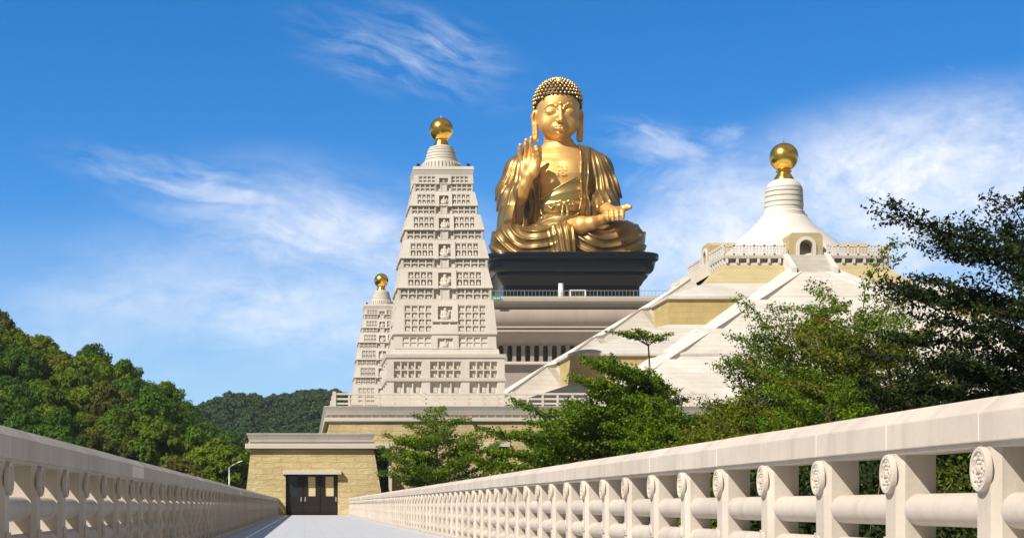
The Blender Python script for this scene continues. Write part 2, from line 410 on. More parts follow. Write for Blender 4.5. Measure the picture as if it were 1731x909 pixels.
def ground_mat():
    m, t, b = new_mat('grass_and_soil')
    pos = t.new('ShaderNodeNewGeometry').outputs['Position']
    n = t.noise(pos, 0.25, 6, 0.65); n2 = t.noise(pos, 6, 3, 0.6)
    c = t.ramp(n, [(0.3, (0.035, 0.055, 0.014)), (0.55, (0.06, 0.08, 0.02)), (0.75, (0.13, 0.10, 0.055))])
    t.set(b.inputs['Base Color'], t.mix(t.math('MULTIPLY', n2, 0.5), c, (0.03, 0.04, 0.012)))
    b.inputs['Roughness'].default_value = 0.95
    t.set(b.inputs['Normal'], t.new('ShaderNodeBump', i_Height=n2, i_Strength=0.6, i_Distance=0.1).outputs[0])
    return m
M['ground'] = ground_mat()
def deck_mat():
    m, t, b = new_mat('bridge_paving')
    pos = t.new('ShaderNodeNewGeometry').outputs['Position']
    br = t.n.new('ShaderNodeTexBrick'); t.set(br.inputs['Vector'], pos)
    br.inputs['Scale'].default_value = 1; br.inputs['Brick Width'].default_value = 0.9; br.inputs['Row Height'].default_value = 0.6; br.inputs['Mortar Size'].default_value = 0.012
    br.inputs['Color1'].default_value = (0.49, 0.495, 0.505, 1); br.inputs['Color2'].default_value = (0.455, 0.46, 0.475, 1); br.inputs['Mortar'].default_value = (0.37, 0.37, 0.38, 1)
    n = t.noise(t.mapping(pos, (1.2, 0.25, 1)), 0.9, 5, 0.6)
    c = t.mix(t.math('MULTIPLY', t.ramp(n, [(0.4, 0), (0.75, 1)]), 0.3), br.outputs[0], (0.40, 0.405, 0.42))
    t.set(b.inputs['Base Color'], c); b.inputs['Roughness'].default_value = 0.55
    t.set(b.inputs['Normal'], t.new('ShaderNodeBump', i_Height=t.math('ADD', n, br.outputs['Fac']), i_Strength=0.08, i_Distance=0.02).outputs[0])
    return m
M['deck'] = deck_mat()

g = MB(); g.lathe([(0.01, GZ), (60, GZ), (400, GZ), (5000, GZ)], n=64, cap=False)
tag(g.build('ground', M['ground']), kind='structure')
d = MB().box(XL - 0.45, XR + 0.45, -8, YE, -0.9, 0.0)
tag(d.build('bridge_deck', M['deck']), kind='structure')
d = MB().box(XL + 0.42, XL + 0.47, -8, YE - 0.05, 0.0, 0.004)
o = d.build('drain_line', M['pale']); tag(o, kind='structure')

# ------------------------------------------------------------------ balustrades
SP = 1.31
def medallion_mb(sx):
    """round relief boss facing the walk: raised rim, ring of petals, centre bud (axis along X)"""
    m = MB(); n = 40
    prof = [(0.106, 0.0), (0.106, 0.022), (0.101, 0.029), (0.084, 0.029), (0.079, 0.020), (0.062, 0.020), (0.058, 0.026), (0.050, 0.026), (0.046, 0.019), (0.024, 0.019), (0.018, 0.030), (0.006, 0.034)]
    rs = [[(-sx * h, r * math.cos(2 * PI * i / n) * sx, r * math.sin(2 * PI * i / n)) for i in range(n)] for r, h in prof]
    m.rings(rs)
    for k in range(8):
        a = 2 * PI * k / 8
        m.ball((-sx * 0.021, 0.069 * math.cos(a), 0.069 * math.sin(a)), (0.010, 0.011, 0.011), 10, 6)
        m.ball((-sx * 0.020, 0.034 * math.cos(a + 0.39), 0.034 * math.sin(a + 0.39)), (0.009, 0.010, 0.010), 8, 5)
    return m

def post_mb(sx):
    """slab post: chamfered nose towards the walk; sx=+1 right balustrade"""
    m = MB()
    w, c, dp = 0.125, 0.045, 0.20     # half width along the bridge, chamfer, depth
    plan = [(0, -w + c), (c * 0.8, -w), (dp, -w), (dp, w), (c * 0.8, w), (0, w - c)]
    m.prism(plan, lambda p, t: (sx * p[0], p[1], 0.085 + t * (1.0 - 0.085)))
    # moulded nosing half way down the post
    for z in (0.43,):
        m.prism([(-0.012, -w + c), (-0.012, w - c), (0.03, w - c), (0.03, -w + c)], lambda p, t: (sx * p[0], p[1], z + 0.12 * t))
        m.ball((-sx * 0.012, 0, z + 0.06), (0.018, 0.05, 0.05), 12, 8)
    return m

def balustrade(name, sx, x0, y0, n, label, group):
    root = tag(empty(name, (x0, 0, 0)), label, 'balustrade', group)
    ya, yb = y0 - 0.5, YE - 0.15
    L = lambda a: sx * a
    m = MB()
    m.prism([(-0.07, 0), (0.30, 0), (0.30, 0.085), (-0.05, 0.085), (-0.07, 0.065)], lambda p, t: (L(p[0]), ya + t * (yb - ya), p[1] + 0.0))
    m.build('base_kerb', M['rail'], root)
    for z in (0.695, 0.445, 0.195):
        m = MB(); nn = 20
        m.rings([[(L(0.115) + 0.085 * math.cos(2 * PI * i / nn), y, z + 0.085 * math.sin(2 * PI * i / nn)) for i in range(nn)] for y in (ya, yb)])
        m.build('round_rail', M['rail'], root, auto=40)
    # coping: one stone per bay, mortar between
    m = MB(); prof = [(-0.018, 1.012), (-0.018, 1.15), (0.075, 1.228), (0.165, 1.228), (0.25, 1.15), (0.25, 1.012)]
    inset = [(x * 0.985 + 0.0017, z - 0.004 if z > 1.1 else z + 0.003) for x, z in prof]
    yy = ya
    k = 0
    while yy < yb - 0.05:
        y1 = min(yb, (y0 + 0.02 + SP * (k)) if k else y0 + 0.02)
        if y1 > yy + 0.02:
            j = random.uniform(-0.002, 0.002)
            m.mat(0).prism(prof, lambda p, t: (L(p[0]) + j, yy + 0.005 + t * (y1 - yy - 0.010), p[1] + j))
        yy = y1; k += 1
    m.mat(1).prism([(x, z) for x, z in inset], lambda p, t: (L(p[0]), ya + 0.02 + t * (yb - ya - 0.04), p[1]))
    m.mat(0).prism([(0.004, 0.985), (-0.006, 1.0135), (0.225, 1.0135), (0.205, 0.985)], lambda p, t: (L(p[0]), ya + t * (yb - ya), p[1]))
    m.build('coping', [M['rail'], M['rail_joint']], root, bevel=0.006)
    p0 = post_mb(sx).build('post', M['rail'], root)
    p0.location = (0, y0, 0)
    md = medallion_mb(sx).build('medallion', M['rail'], p0, auto=45); md.location = (0, 0, 0.885)
    for i in range(1, n):
        c = p0.copy(); COL.objects.link(c); c.parent = root; c.location = (0, y0 + i * SP, 0)
        e = md.copy(); COL.objects.link(e); e.parent = c
    return root
balustrade('stone_balustrade', 1, XR, 8.23 - 3 * SP, 94, 'sunlit pale stone balustrade with round medallion posts along the tree side of the bridge', 'balustrades along the bridge')
balustrade('stone_balustrade', -1, XL, 11.03 - 3 * SP, 91, 'shaded stone balustrade with round medallion posts below the wooded hill', 'balustrades along the bridge')

# ------------------------------------------------------------------ gatehouse at the end of the bridge
def gatehouse():
    Y = YE
    root = tag(empty('gatehouse', (0, Y, 0)), 'small tan sandstone gatehouse with dark triple door at the end of the bridge', 'gatehouse')
    x = lambda px: PX(px, Y)
    z = lambda py: PZ(py, Y)
    ztop = z(759)
    D = 25.5
    # battered walls with the door opening left out
    xa0, xa1, xb0, xb1 = x(409), x(424), x(655), x(632)
    lean = 0.55
    dx0, dx1, dz1 = x(483), x(571), z(800)
    def wl(zz, a0, a1): return a0 + (a1 - a0) * (zz - GZ) / (ztop - GZ)
    def wy(zz): return -lean + lean * (zz - GZ) / (ztop - GZ)
    m = MB()
    def panel(xl, xr, z0, z1, th=0.7):   # xl, xr functions of z
        m.hexa([(xl(z0), wy(z0), z0), (xr(z0), wy(z0), z0), (xr(z0), wy(z0) + th, z0), (xl(z0), wy(z0) + th, z0),
                (xl(z1), wy(z1), z1), (xr(z1), wy(z1), z1), (xr(z1), wy(z1) + th, z1), (xl(z1), wy(z1) + th, z1)])
    left = lambda zz: wl(zz, xa0, xa1); right = lambda zz: wl(zz, xb0, xb1)
    panel(left, lambda q: dx0, GZ, dz1); panel(lambda q: dx1, right, GZ, dz1); panel(left, right, dz1, ztop)
    panel(lambda q: dx0, lambda q: dx1, GZ, 0.0)
    # side and back walls
    for f, s in ((left, 1), (right, -1)):
        m.hexa([(f(GZ), wy(GZ) + 0.7, GZ), (f(GZ) + s * 0.7, wy(GZ) + 0.7, GZ), (f(GZ) + s * 0.7, D, GZ), (f(GZ), D, GZ),
                (f(ztop), wy(ztop) + 0.7, ztop), (f(ztop) + s * 0.7, wy(ztop) + 0.7, ztop), (f(ztop) + s * 0.7, D, ztop), (f(ztop), D, ztop)])
    m.build('wall', M['tan'], root)
    # white band, then a flaring grey cornice with set back neck
    xL, xR = x(414.5), x(664)
    m = MB().box(xL, xR, -0.35, D, z(758) , z(749.5)); m.build('stone_band', M['pale'], root, bevel=0.03)
    m = MB(); m.box(x(420), x(633), -0.05, D, z(749.5) , z(746.5))
    prof = [(0, z(746.5)), (0.02, z(743)), (0.09, z(738)), (0.17, z(733.5)), (0.17, z(732)), (-1, z(732))]
    cx0, cx1 = x(421), x(630)
    rings = []
    for e, zz in prof[:5]:
        rings.append([(cx0 - e, -0.15 - e, zz), (cx1 + e, -0.15 - e, zz), (cx1 + e, D, zz), (cx0 - e, D, zz)])
    m.rings(rings)
    m.build('cornice', M['grey'], root)
    m = MB().box(xa1 + 0.3, xb1 - 0.3, 0.5, D - 0.5, z(752), z(744)); m.build('roof_slab', M['grey'], root)
    # lintel over the door
    m = MB().box(x(478), x(577), -0.62, 0.3, z(801.5), z(795)); m.build('lintel', M['pale'], root, bevel=0.02)
    # the doors
    yd = 0.0
    dr = MB(); w3 = (dx1 - dx0) / 3
    for k in range(3):
        a, b = dx0 + k * w3, dx0 + (k + 1) * w3
        leaf = MB(); f = 0.17; pz0 = z(838); pz1 = z(805)
        pa, pb = a + (0.36 if k else 0.22), b - 0.36 if k < 2 else b - 0.30
        A, B = a + 0.015, b - 0.015
        leaf.box(A, pa, yd, yd + 0.12, 0.02, dz1 - 0.01); leaf.box(pb, B, yd, yd + 0.12, 0.02, dz1 - 0.01)
        leaf.box(pa, pb, yd, yd + 0.12, 0.02, pz0); leaf.box(pa, pb, yd, yd + 0.12, pz1, dz1 - 0.01)
        leaf.box(A + 0.10, B - 0.10, yd - 0.025, yd, 0.16, 0.62); leaf.box(A + 0.10, B - 0.10, yd - 0.025, yd, 0.74, pz0 - 0.12)
        d = leaf.build('door', M['darkmetal'], root, bevel=0.012)
        p = MB().box(pa, pb, yd + 0.05, yd + 0.07, pz0, pz1).build('pane', M['glass'] if k == 0 else M['curtain'], d)
        h = MB(); hx = B - 0.12 if k != 1 else A + 0.14
        h.tube([(hx, yd - 0.10, 1.0), (hx, yd - 0.10, 1.28)], 0.02, 8); h.box(hx - 0.05, hx + 0.05, yd - 0.03, yd - 0.001, 0.98, 1.3)
        h.build('handle', M['steel'], d)
    m = MB(); m.box(dx0 - 0.02, dx1 + 0.02, yd + 0.15, yd + 0.3, 0.0, dz1); m.build('door_backing', M['dark'], root)
    # glazed slot at the side under the long band
    gx0, gx1 = x(634), x(657.5)
    m = MB().box(gx0, gx1, 1.0, 1.1, GZ, z(758)); m.build('side_window', M['glass'], root)
    m = MB()
    for zz in (z(783), z(808)): m.box(gx0, gx1, 0.93, 0.999, zz, zz + 0.07)
    m.box(x(647), x(647) + 0.07, 0.92, 0.999, GZ, z(758)); m.build('window_bars', M['darkmetal'], root)
    m = MB().box(x(657.6), x(663), 0.5, 1.6, GZ, z(758)); m.build('window_jamb', M['pale'], root)
gatehouse()

# ------------------------------------------------------------------ long podium building behind the gatehouse
YP = 155.0
ZROOF = PZ(686, YP)
def podium():
    Y = YP; x = lambda px: PX(px, Y); z = lambda py: PZ(py, Y)
    root = tag(empty('podium_building', (0, Y, 0)), 'long tan sandstone podium building with grey flared cornice carrying the large pagoda', 'building')
    X0, X1, D = x(553), 100.0, 175.0
    m = MB(); lean = 0.5; zt = z(716)
    wx0, wx1 = x(822), x(857); wz0, wz1 = z(790), z(755)
    def fy(zz): return -lean + lean * (zz - GZ) / (zt - GZ)
    def fx(zz): return x(553) + 0.15 - 0.35 * (1 - (zz - GZ) / (zt - GZ))
    def pan(xl, xr, z0, z1):
        a0 = xl if xl is not None else fx(z0); a1 = xl if xl is not None else fx(z1)
        m.hexa([(a0, fy(z0), z0), (xr, fy(z0), z0), (xr, 1.2, z0), (a0, 1.2, z0), (a1, fy(z1), z1), (xr, fy(z1), z1), (xr, 1.2, z1), (a1, 1.2, z1)])
    pan(None, wx0, GZ, zt); pan(wx1, X1, GZ, zt); pan(wx0, wx1, GZ, wz0); pan(wx0, wx1, wz1, zt)
    m.hexa([(fx(GZ), 1.2, GZ), (fx(GZ) + 1, 1.2, GZ), (fx(GZ) + 1, D, GZ), (fx(GZ), D, GZ), (fx(zt), 1.2, zt), (fx(zt) + 1, 1.2, zt), (fx(zt) + 1, D, zt), (fx(zt), D, zt)])
    m.build('wall', M['tan'], root)
    w = MB().box(wx0, wx1, 0.45, 0.5, wz0, wz1).build('window', M['glass'], root)
    MB().box((wx0 + wx1) / 2 - 0.04, (wx0 + wx1) / 2 + 0.04, 0.38, 0.449, wz0, wz1).build('window_bar', M['darkmetal'], w)
    MB().box(x(817.5), x(861), -0.55, 0.3, wz1, z(747.5)).build('lintel', M['pale'], root, bevel=0.02)
    # neck, white band, flared cornice
    def ring(e, zz): return [(X0 - e, -e, zz), (X1, -e, zz), (X1, D, zz), (X0 - e, D, zz)]
    m = MB().rings([ring(0.16, z(712.5)), ring(0.22, z(711.5)), ring(0.22, z(706)), ring(0.14, z(705.5))]); m.build('stone_band', M['pale'], root)
    m = MB().rings([ring(-0.12, z(715.9)), ring(-0.12, z(712.5))], cap=False); m.build('shadow_course', M['grey'], root)
    m = MB().rings([ring(-0.10, z(705.5)), ring(-0.10, z(701))], cap=False)
    k = X0
    while k < 24:
        m.box(k + 0.3, k + 0.36, -0.02, 0.099, z(705.4), z(701.1)); k += 0.72
    m.build('frieze', M['white'], root)
    m = MB().rings([ring(0.05, z(701)), ring(0.08, z(699)), ring(0.18, z(692)), ring(0.28, z(687)), ring(0.28, z(686))]); m.build('cornice', M['grey'], root)
podium()

def terrace_rail():
    """white stone railing round the podium roof"""
    Y = YP + 4.0; z0, z1 = ZROOF, PZ(664, Y)
    root = tag(empty('roof_railing', (0, Y, 0)), 'white stone railing along the podium roof in front of the large pagoda', 'railing')
    x0, x1 = PX(565, Y), 36.0
    H = z1 - z0
    def run(a, b):
        a = Vector(a); b = Vector(b); d = (b - a); L = d.length; d.normalize(); nrm = Vector((-d.y, d.x))
        n = max(1, round(L / 1.32))
        def bar(s0, s1, w, zz0, zz1):
            pts = []
            for zz in (zz0, zz1):
                for s, q in ((s0, -w), (s1, -w), (s1, w), (s0, w)):
                    p = a + d * s + nrm * q; pts.append((p.x, p.y, zz))
            return MB().hexa(pts)
        bar(0, L, 0.13, z1 - 0.17, z1).build('top_rail', M['pale'], root, bevel=0.02)
        bar(0, L, 0.07, z0 + H * 0.56, z0 + H * 0.68).build('middle_rail', M['pale'], root)
        bar(0, L, 0.07, z0 + H * 0.27, z0 + H * 0.38).build('lower_rail', M['pale'], root)
        bar(0, L, 0.16, z0, z0 + 0.12).build('base_rail', M['pale'], root)
        for i in range(n + 1):
            s = L * i / n
            big = i % 6 == 0
            bar(s - (0.16 if big else 0.09), s + (0.16 if big else 0.09), 0.17 if big else 0.11, z0, z1 + (0.14 if big else -0.16)).build('post', M['pale'], root)
    run((x0, 0), (x1, 0)); run((x0, 30), (x0, 0.2))
terrace_rail()
# small green and red sign hanging on the cornice
def banner():
    Y = YP - 0.62
    x = lambda px: PX(px, Y); z = lambda py: PZ(py, Y)
    root = tag(empty('hanging_sign', (0, Y, 0)), 'tiny green and salmon leaf shaped sign on the podium cornice above the young tree', 'sign')
    m = MB(); pts = [(789, 711), (797, 710.5), (799, 703), (794, 707)]
    m.prism([(x(a), z(b)) for a, b in pts], lambda p, t: (p[0], -0.05 + 0.08 * t, p[1])); m.build('green_leaf', M['greensign'], root)
    m = MB(); pts = [(789, 707), (793.5, 706.5), (798, 702.5), (792, 702)]
    m.prism([(x(a), z(b)) for a, b in pts], lambda p, t: (p[0], -0.02 + 0.06 * t, p[1])); m.build('salmon_leaf', M['lanternorange'], root)
    m = MB().box(x(791), x(795), 0.03, 0.6, z(706), z(705)); m.build('bracket', M['steel'], root)
banner()
# ------------------------------------------------------------------ the pagodas
def pagoda():
    root = tag(empty('pagoda', (14.62, 190, 0)), 'large pale stone pagoda of seven tiers with gold orb beside the giant golden statue', 'pagoda', 'tiered stone pagodas')
    k = 185 / FPX
    Z = lambda py: EYE + (VY - py) * k
    H = lambda px: px * k * 0.98
    def mapper(side, w):     # w(z): distance of the face from the axis
        c, s = [(1, 0), (0, 1), (-1, 0), (0, -1)][side]
        kk_, dd_ = (1.0, 0.0) if side % 2 == 0 else (0.9985, -0.005)
        def f(u, d, z):
            u = u * kk_; yy = -(w(z) + d + dd_); return (u * c - yy * s, u * s + yy * c, z)
        return f
    def bx(m, f, u0, u1, d0, d1, z0, z1, skew=None):
        q = []
        for z in (z0, z1):
            a, b = (u0, u1) if skew is None else skew(u0, u1, z)
            q += [f(a, d1, z), f(b, d1, z), f(b, d0, z), f(a, d0, z)]
        m.hexa(q)
    def coffers(m, f, u0, u1, z0, z1, nc, nr, din, dbar, rel=True):
        """a panel of little square coffers with a small figure block in each"""
        bw = 0.07
        for i in range(nc + 1):
            u = u0 + (u1 - u0) * i / nc
            m.mat(0); bx(m, f, max(u0, u - bw), min(u1, u + bw), din, dbar, z0, z1)
        for j in range(nr + 1):
            zz = z0 + (z1 - z0) * j / nr
            m.mat(0); bx(m, f, u0, u1, din, dbar - 0.012, max(z0, zz - bw), min(z1, zz + bw))
        if rel:
            for i in range(nc):
                for j in range(nr):
                    ua = u0 + (u1 - u0) * (i + 0.5) / nc; za = z0 + (z1 - z0) * (j + 0.42) / nr
                    h = (u1 - u0) / nc * 0.20; hz = (z1 - z0) / nr * 0.24
                    m.mat(1); bx(m, f, ua - h, ua + h, din, din + 0.05, za - hz, za + hz * 0.5)
                    bx(m, f, ua - h * 0.45, ua + h * 0.45, din, din + 0.04, za + hz * 0.5 + 0.004, za + hz * 1.25)
    def figure(f, u, z, h, d):
        """weathered seated relief figure inside a niche"""
        m = MB()
        def ball(cu, cz, ru, rz, dd=0.0):
            rs = []
            for j in range(8):
                t = PI * (j + 0.15) / 7.3
                rs.append([f(cu + ru * math.sin(t) * math.cos(2 * PI * i / 10), d + dd + ru * 0.38 * math.sin(t) * math.sin(2 * PI * i / 10), cz - rz * math.cos(t)) for i in range(10)])
            m.rings(rs)
        ball(u, z + h * 0.80, h * 0.12, h * 0.14, 0.06); ball(u, z + h * 0.50, h * 0.22, h * 0.26); ball(u - h * 0.03, z + h * 0.20, h * 0.36, h * 0.15, 0.03)
        ball(u + h * 0.25, z + h * 0.42, h * 0.09, h * 0.2, 0.03); ball(u - h * 0.25, z + h * 0.46, h * 0.09, h * 0.18, 0.03); ball(u, z + h * 0.05, h * 0.42, h * 0.07, 0.02)
        ball(u + h * 0.34, z + h * 0.66, h * 0.07, h * 0.12, -0.02); ball(u - h * 0.36, z + h * 0.30, h * 0.08, h * 0.10, -0.02)
        return m
    def tier(yt, yf, yb, ht, hf, hl, rows_low=True, niche=True, rows=2):
        t = MB(); figs = []
        zt, zf, zb = Z(yt), Z(yf), Z(yb)
        W = lambda z: H(hf) + (H(ht) - H(hf)) * (z - zf) / (zt - zf)
        DEEP = 0.19
        # core
        a, b = H(hl) - DEEP, H(ht) - DEEP
        t.mat(1).frust(0, 0, a, a, zb, b, b, zt)
        hz = (zt - zf)
        for s in range(4):
            f = mapper(s, W)
            e = H(ht)
            cn = e * 0.155                        # corner pier width
            un = e * 0.265                       # half niche frame
            ui = e * 0.15
            zo0, zo1 = zf + min(hz * 0.09, 0.2), zt - min(hz * 0.15, 0.5)
            sk = lambda side: (lambda u0, u1, z: (u0 - (W(z) - e) if side < 0 else u0, u1 + (W(z) - e) if side > 0 else u1))
            t.mat(0)
            bx(t, f, -e, e, -DEEP, 0, zo1, zt, skew=lambda u0, u1, z: (-W(z), W(z)))            # header
            bx(t, f, -e, e, -DEEP, 0.035, zf - 0.03, zo0, skew=lambda u0, u1, z: (-W(z), W(z)))   # ledge
            bx(t, f, -e, -e + cn, -DEEP, -0.004, zo0, zo1, skew=sk(-1)); bx(t, f, e - cn, e, -DEEP, -0.004, zo0, zo1, skew=sk(1))
            # niche frame stands proud
            ztop = zo1 + min(hz * 0.10, 0.2); zlo = zf - min(hz * 0.06, 0.1) if rows == 2 else zf + hz * 0.36
            bx(t, f, -un, -ui, -DEEP, 0.10, zlo, ztop); bx(t, f, ui, un, -DEEP, 0.10, zlo, ztop)
            bx(t, f, -ui, ui, -DEEP, 0.098, ztop - 0.30, ztop)
            if rows != 2: bx(t, f, -un, un, -DEEP, 0.03, zf - 0.02, zlo - 0.35); coffers(t, f, -un, un, zlo - 0.35, zlo - 0.01, 3, 1, -DEEP, 0.01, rel=False); bx(t, f, -ui, ui, -DEEP, 0.12, zlo, zlo + 0.24)
            figs.append(figure(f, 0.02, zlo + 0.25, ztop - zlo - 0.62, -DEEP + 0.12))
            ins = 0.55
            for sg in (-1, 1):
                u0, u1 = sorted((sg * (un + 0.01), sg * (e - cn)))
                coffers(t, f, u0, u1, zo0, zo1, 4, rows, -DEEP, -0.025)
            if rows_low:
                zl0, zl1 = zb + (zf - zb) * 0.10, zf - 0.035
                Wl = lambda z: H(hl)
                fl = mapper(s, Wl)
                t.mat(0)
                bx(t, fl, -H(hl), H(hl), -DEEP, 0, zb, zl0)
                for sg in (-1, 1):
                    u0, u1 = sorted((sg * (un + 0.05), sg * (H(hl) * 0.95)))
                    bx(t, fl, *sorted((sg * H(hl) * 0.95, sg * H(hl))), -DEEP, -0.05, zl0, zl1)
                    coffers(t, fl, u0, u1, zl0, zl1, 4, 2, -DEEP, -0.025)
                coffers(t, fl, -un - 0.02, un + 0.02, zl0, zlo - 0.01, 3, 1, -DEEP, 0.02, rel=False)
                t.mat(0); bx(t, fl, -un * 0.36, un * 0.36, -DEEP, -0.02, zl0, zlo - 0.012)
            else:
                t.mat(0); bx(t, f, -H(hl), H(hl), -DEEP, 0, zb, zf - 0.031)
        o = t.build('tier', [M['tower'], M['coffer']], root)
        for fm in figs: fm.build('relief_figure', M['coffer'], o, smooth=True)
    T = [(290, 305, 320, 51.2, 52.3, 52.0), (320, 343.5, 359.6, 54.5, 59.5, 58.6), (359.6, 385.9, 404.5, 63, 69.5, 68), (404.5, 435, 453.5, 70, 76.5, 75),
         (453.5, 486, 508, 75.5, 82.5, 81)]
    for a in T: tier(*a)
    tier(508, 564.5, 566, 83.5, 89.5, 89.5, rows_low=False, rows=4)
    tier(566, 589, 592, 87.5, 88.5, 91, rows_low=False)
    # plain ledge courses
    m = MB(); m.frust(0, 0, H(93.5), H(93.5), Z(600), H(92), H(92), Z(591.5)); m.build('ledge', M['tower'], root)
    # square base with two rows of reliefs
    m = MB(); hb = H(101)
    m.mat(0)
    m.frust(0, 0, hb + 0.10, hb + 0.10, Z(605.5), hb + 0.16, hb + 0.16, Z(600)); m.frust(0, 0, hb - 0.02, hb - 0.02, Z(612), hb - 0.02, hb - 0.02, Z(605.5))
    m.frust(0, 0, hb + 0.10, hb + 0.10, Z(645), hb + 0.14, hb + 0.14, Z(640)); m.mat(1).frust(0, 0, hb - 0.36, hb - 0.36, 7.0, hb - 0.36, hb - 0.36, Z(612.1))
    for s in range(4):
        f = mapper(s, lambda z: hb)
        for z0, z1, nc in ((Z(640), Z(612), 4), (Z(668), Z(645), 3)):
            for i in range(4):
                u = -hb + 2 * hb * i / 3; pw = 0.42 if 0 < i < 3 else 0.72
                if i == 0: a, b = -hb, -hb + pw
                elif i == 3: a, b = hb - pw, hb
                else: a, b = u - pw, u + pw
                m.mat(0); bx(m, f, a, b, -0.5, 0, z0, z1)
                if i < 3:
                    a2 = (-hb + 0.72) if i == 0 else u + 0.42
                    b2 = (hb - 0.72) if i == 2 else -hb + 2 * hb * (i + 1) / 3 - 0.42
                    coffers(m, f, a2, b2, z0, z1, nc, 2 if nc == 4 else 1, -0.36, -0.07)
        m.mat(0); bx(m, f, -hb, hb, -0.5, 0, 7.0, Z(668))
    m.build('base', [M['tower'], M['coffer']], root)
    # cornice block on top
    m = MB(); m.frust(0, 0, H(50.5), H(50.5), Z(290.2), H(52.8), H(52.8), Z(281)); m.frust(0, 0, H(53.2), H(53.2), Z(281), H(52.2), H(52.2), Z(275.5))
    m.build('cornice', M['tower'], root)
    for sx in (-1, 1):
        o = MB().box(sx * 2.65 - 0.16, sx * 2.65 + 0.16, -2.9, -2.6, Z(275.5), Z(275.5) + 0.32).build('floodlight', M['darkmetal'], root)
    # ringed cupola
    kk = 190 / FPX; zc = lambda py: EYE + (VY - py) * kk - 0.55
    m = MB(); pr = [(2.05, Z(275.6)), (2.05, zc(271.5))]
    n = 34
    for i in range(n):
        a = 2 * PI * i / n; c, s = math.cos(a), math.sin(a)
        q = lambda r, w, z: (r * c - w * s, r * s + w * c, z)
        z0, z1 = Z(275.6) + 0.04, zc(269.2)
        m.hexa([q(2.0, -0.1, z0), q(2.16, -0.1, z0), q(2.16, 0.1, z0), q(2.0, 0.1, z0), q(1.9, -0.1, z1), q(2.1, -0.1, z1), q(2.1, 0.1, z1), q(1.9, 0.1, z1)])
    m.lathe([(2.02, Z(275.6)), (1.95, zc(269.4)), (2.0, zc(269.2)), (1.96, zc(267.6))], n=56)
    hw = [(267.6, 28), (262, 26.6), (257.4, 25.2), (252, 24), (247, 22.4), (243, 20.2), (240, 17.0), (238.6, 13.5)]
    prof = []
    for i, (py, px) in enumerate(hw):
        r = px * kk
        if i < 6:
            prof += [(r - 0.10, zc(py) + 0.001), (r, zc(py) + 0.03), (r - 0.02, zc(hw[i + 1][0]) - 0.07), (r - 0.12, zc(hw[i + 1][0]) - 0.03)]
        else: prof.append((r, zc(py)))
    m.lathe(prof, n=56); m.build('ringed_cupola', M['tower'], root, auto=30)
    m = MB(); m.lathe([(13.2 * kk, zc(238.8)), (12.6 * kk, zc(236)), (10.4 * kk, zc(231)), (10.2 * kk, zc(229.5)), (11.2 * kk, zc(229)), (11.2 * kk, zc(227.5)), (9.6 * kk, zc(227)), (9.4 * kk, zc(225))], n=48)
    m.ball((0, 0, zc(210.7)), 20 * kk, 48, 28)
    m.tube([(0, 0, zc(191.2)), (0, 0, zc(186))], [0.06, 0.02], 8)
    m.build('gold_orb', M['orb'], root, auto=40)
    return root
PAG = pagoda()
p2 = copy_tree(PAG); p2.location = (13.6, 315, -0.35)
tag(p2, 'smaller looking distant pagoda half hidden behind the large pagoda, with gold orb', 'pagoda', 'tiered stone pagodas')
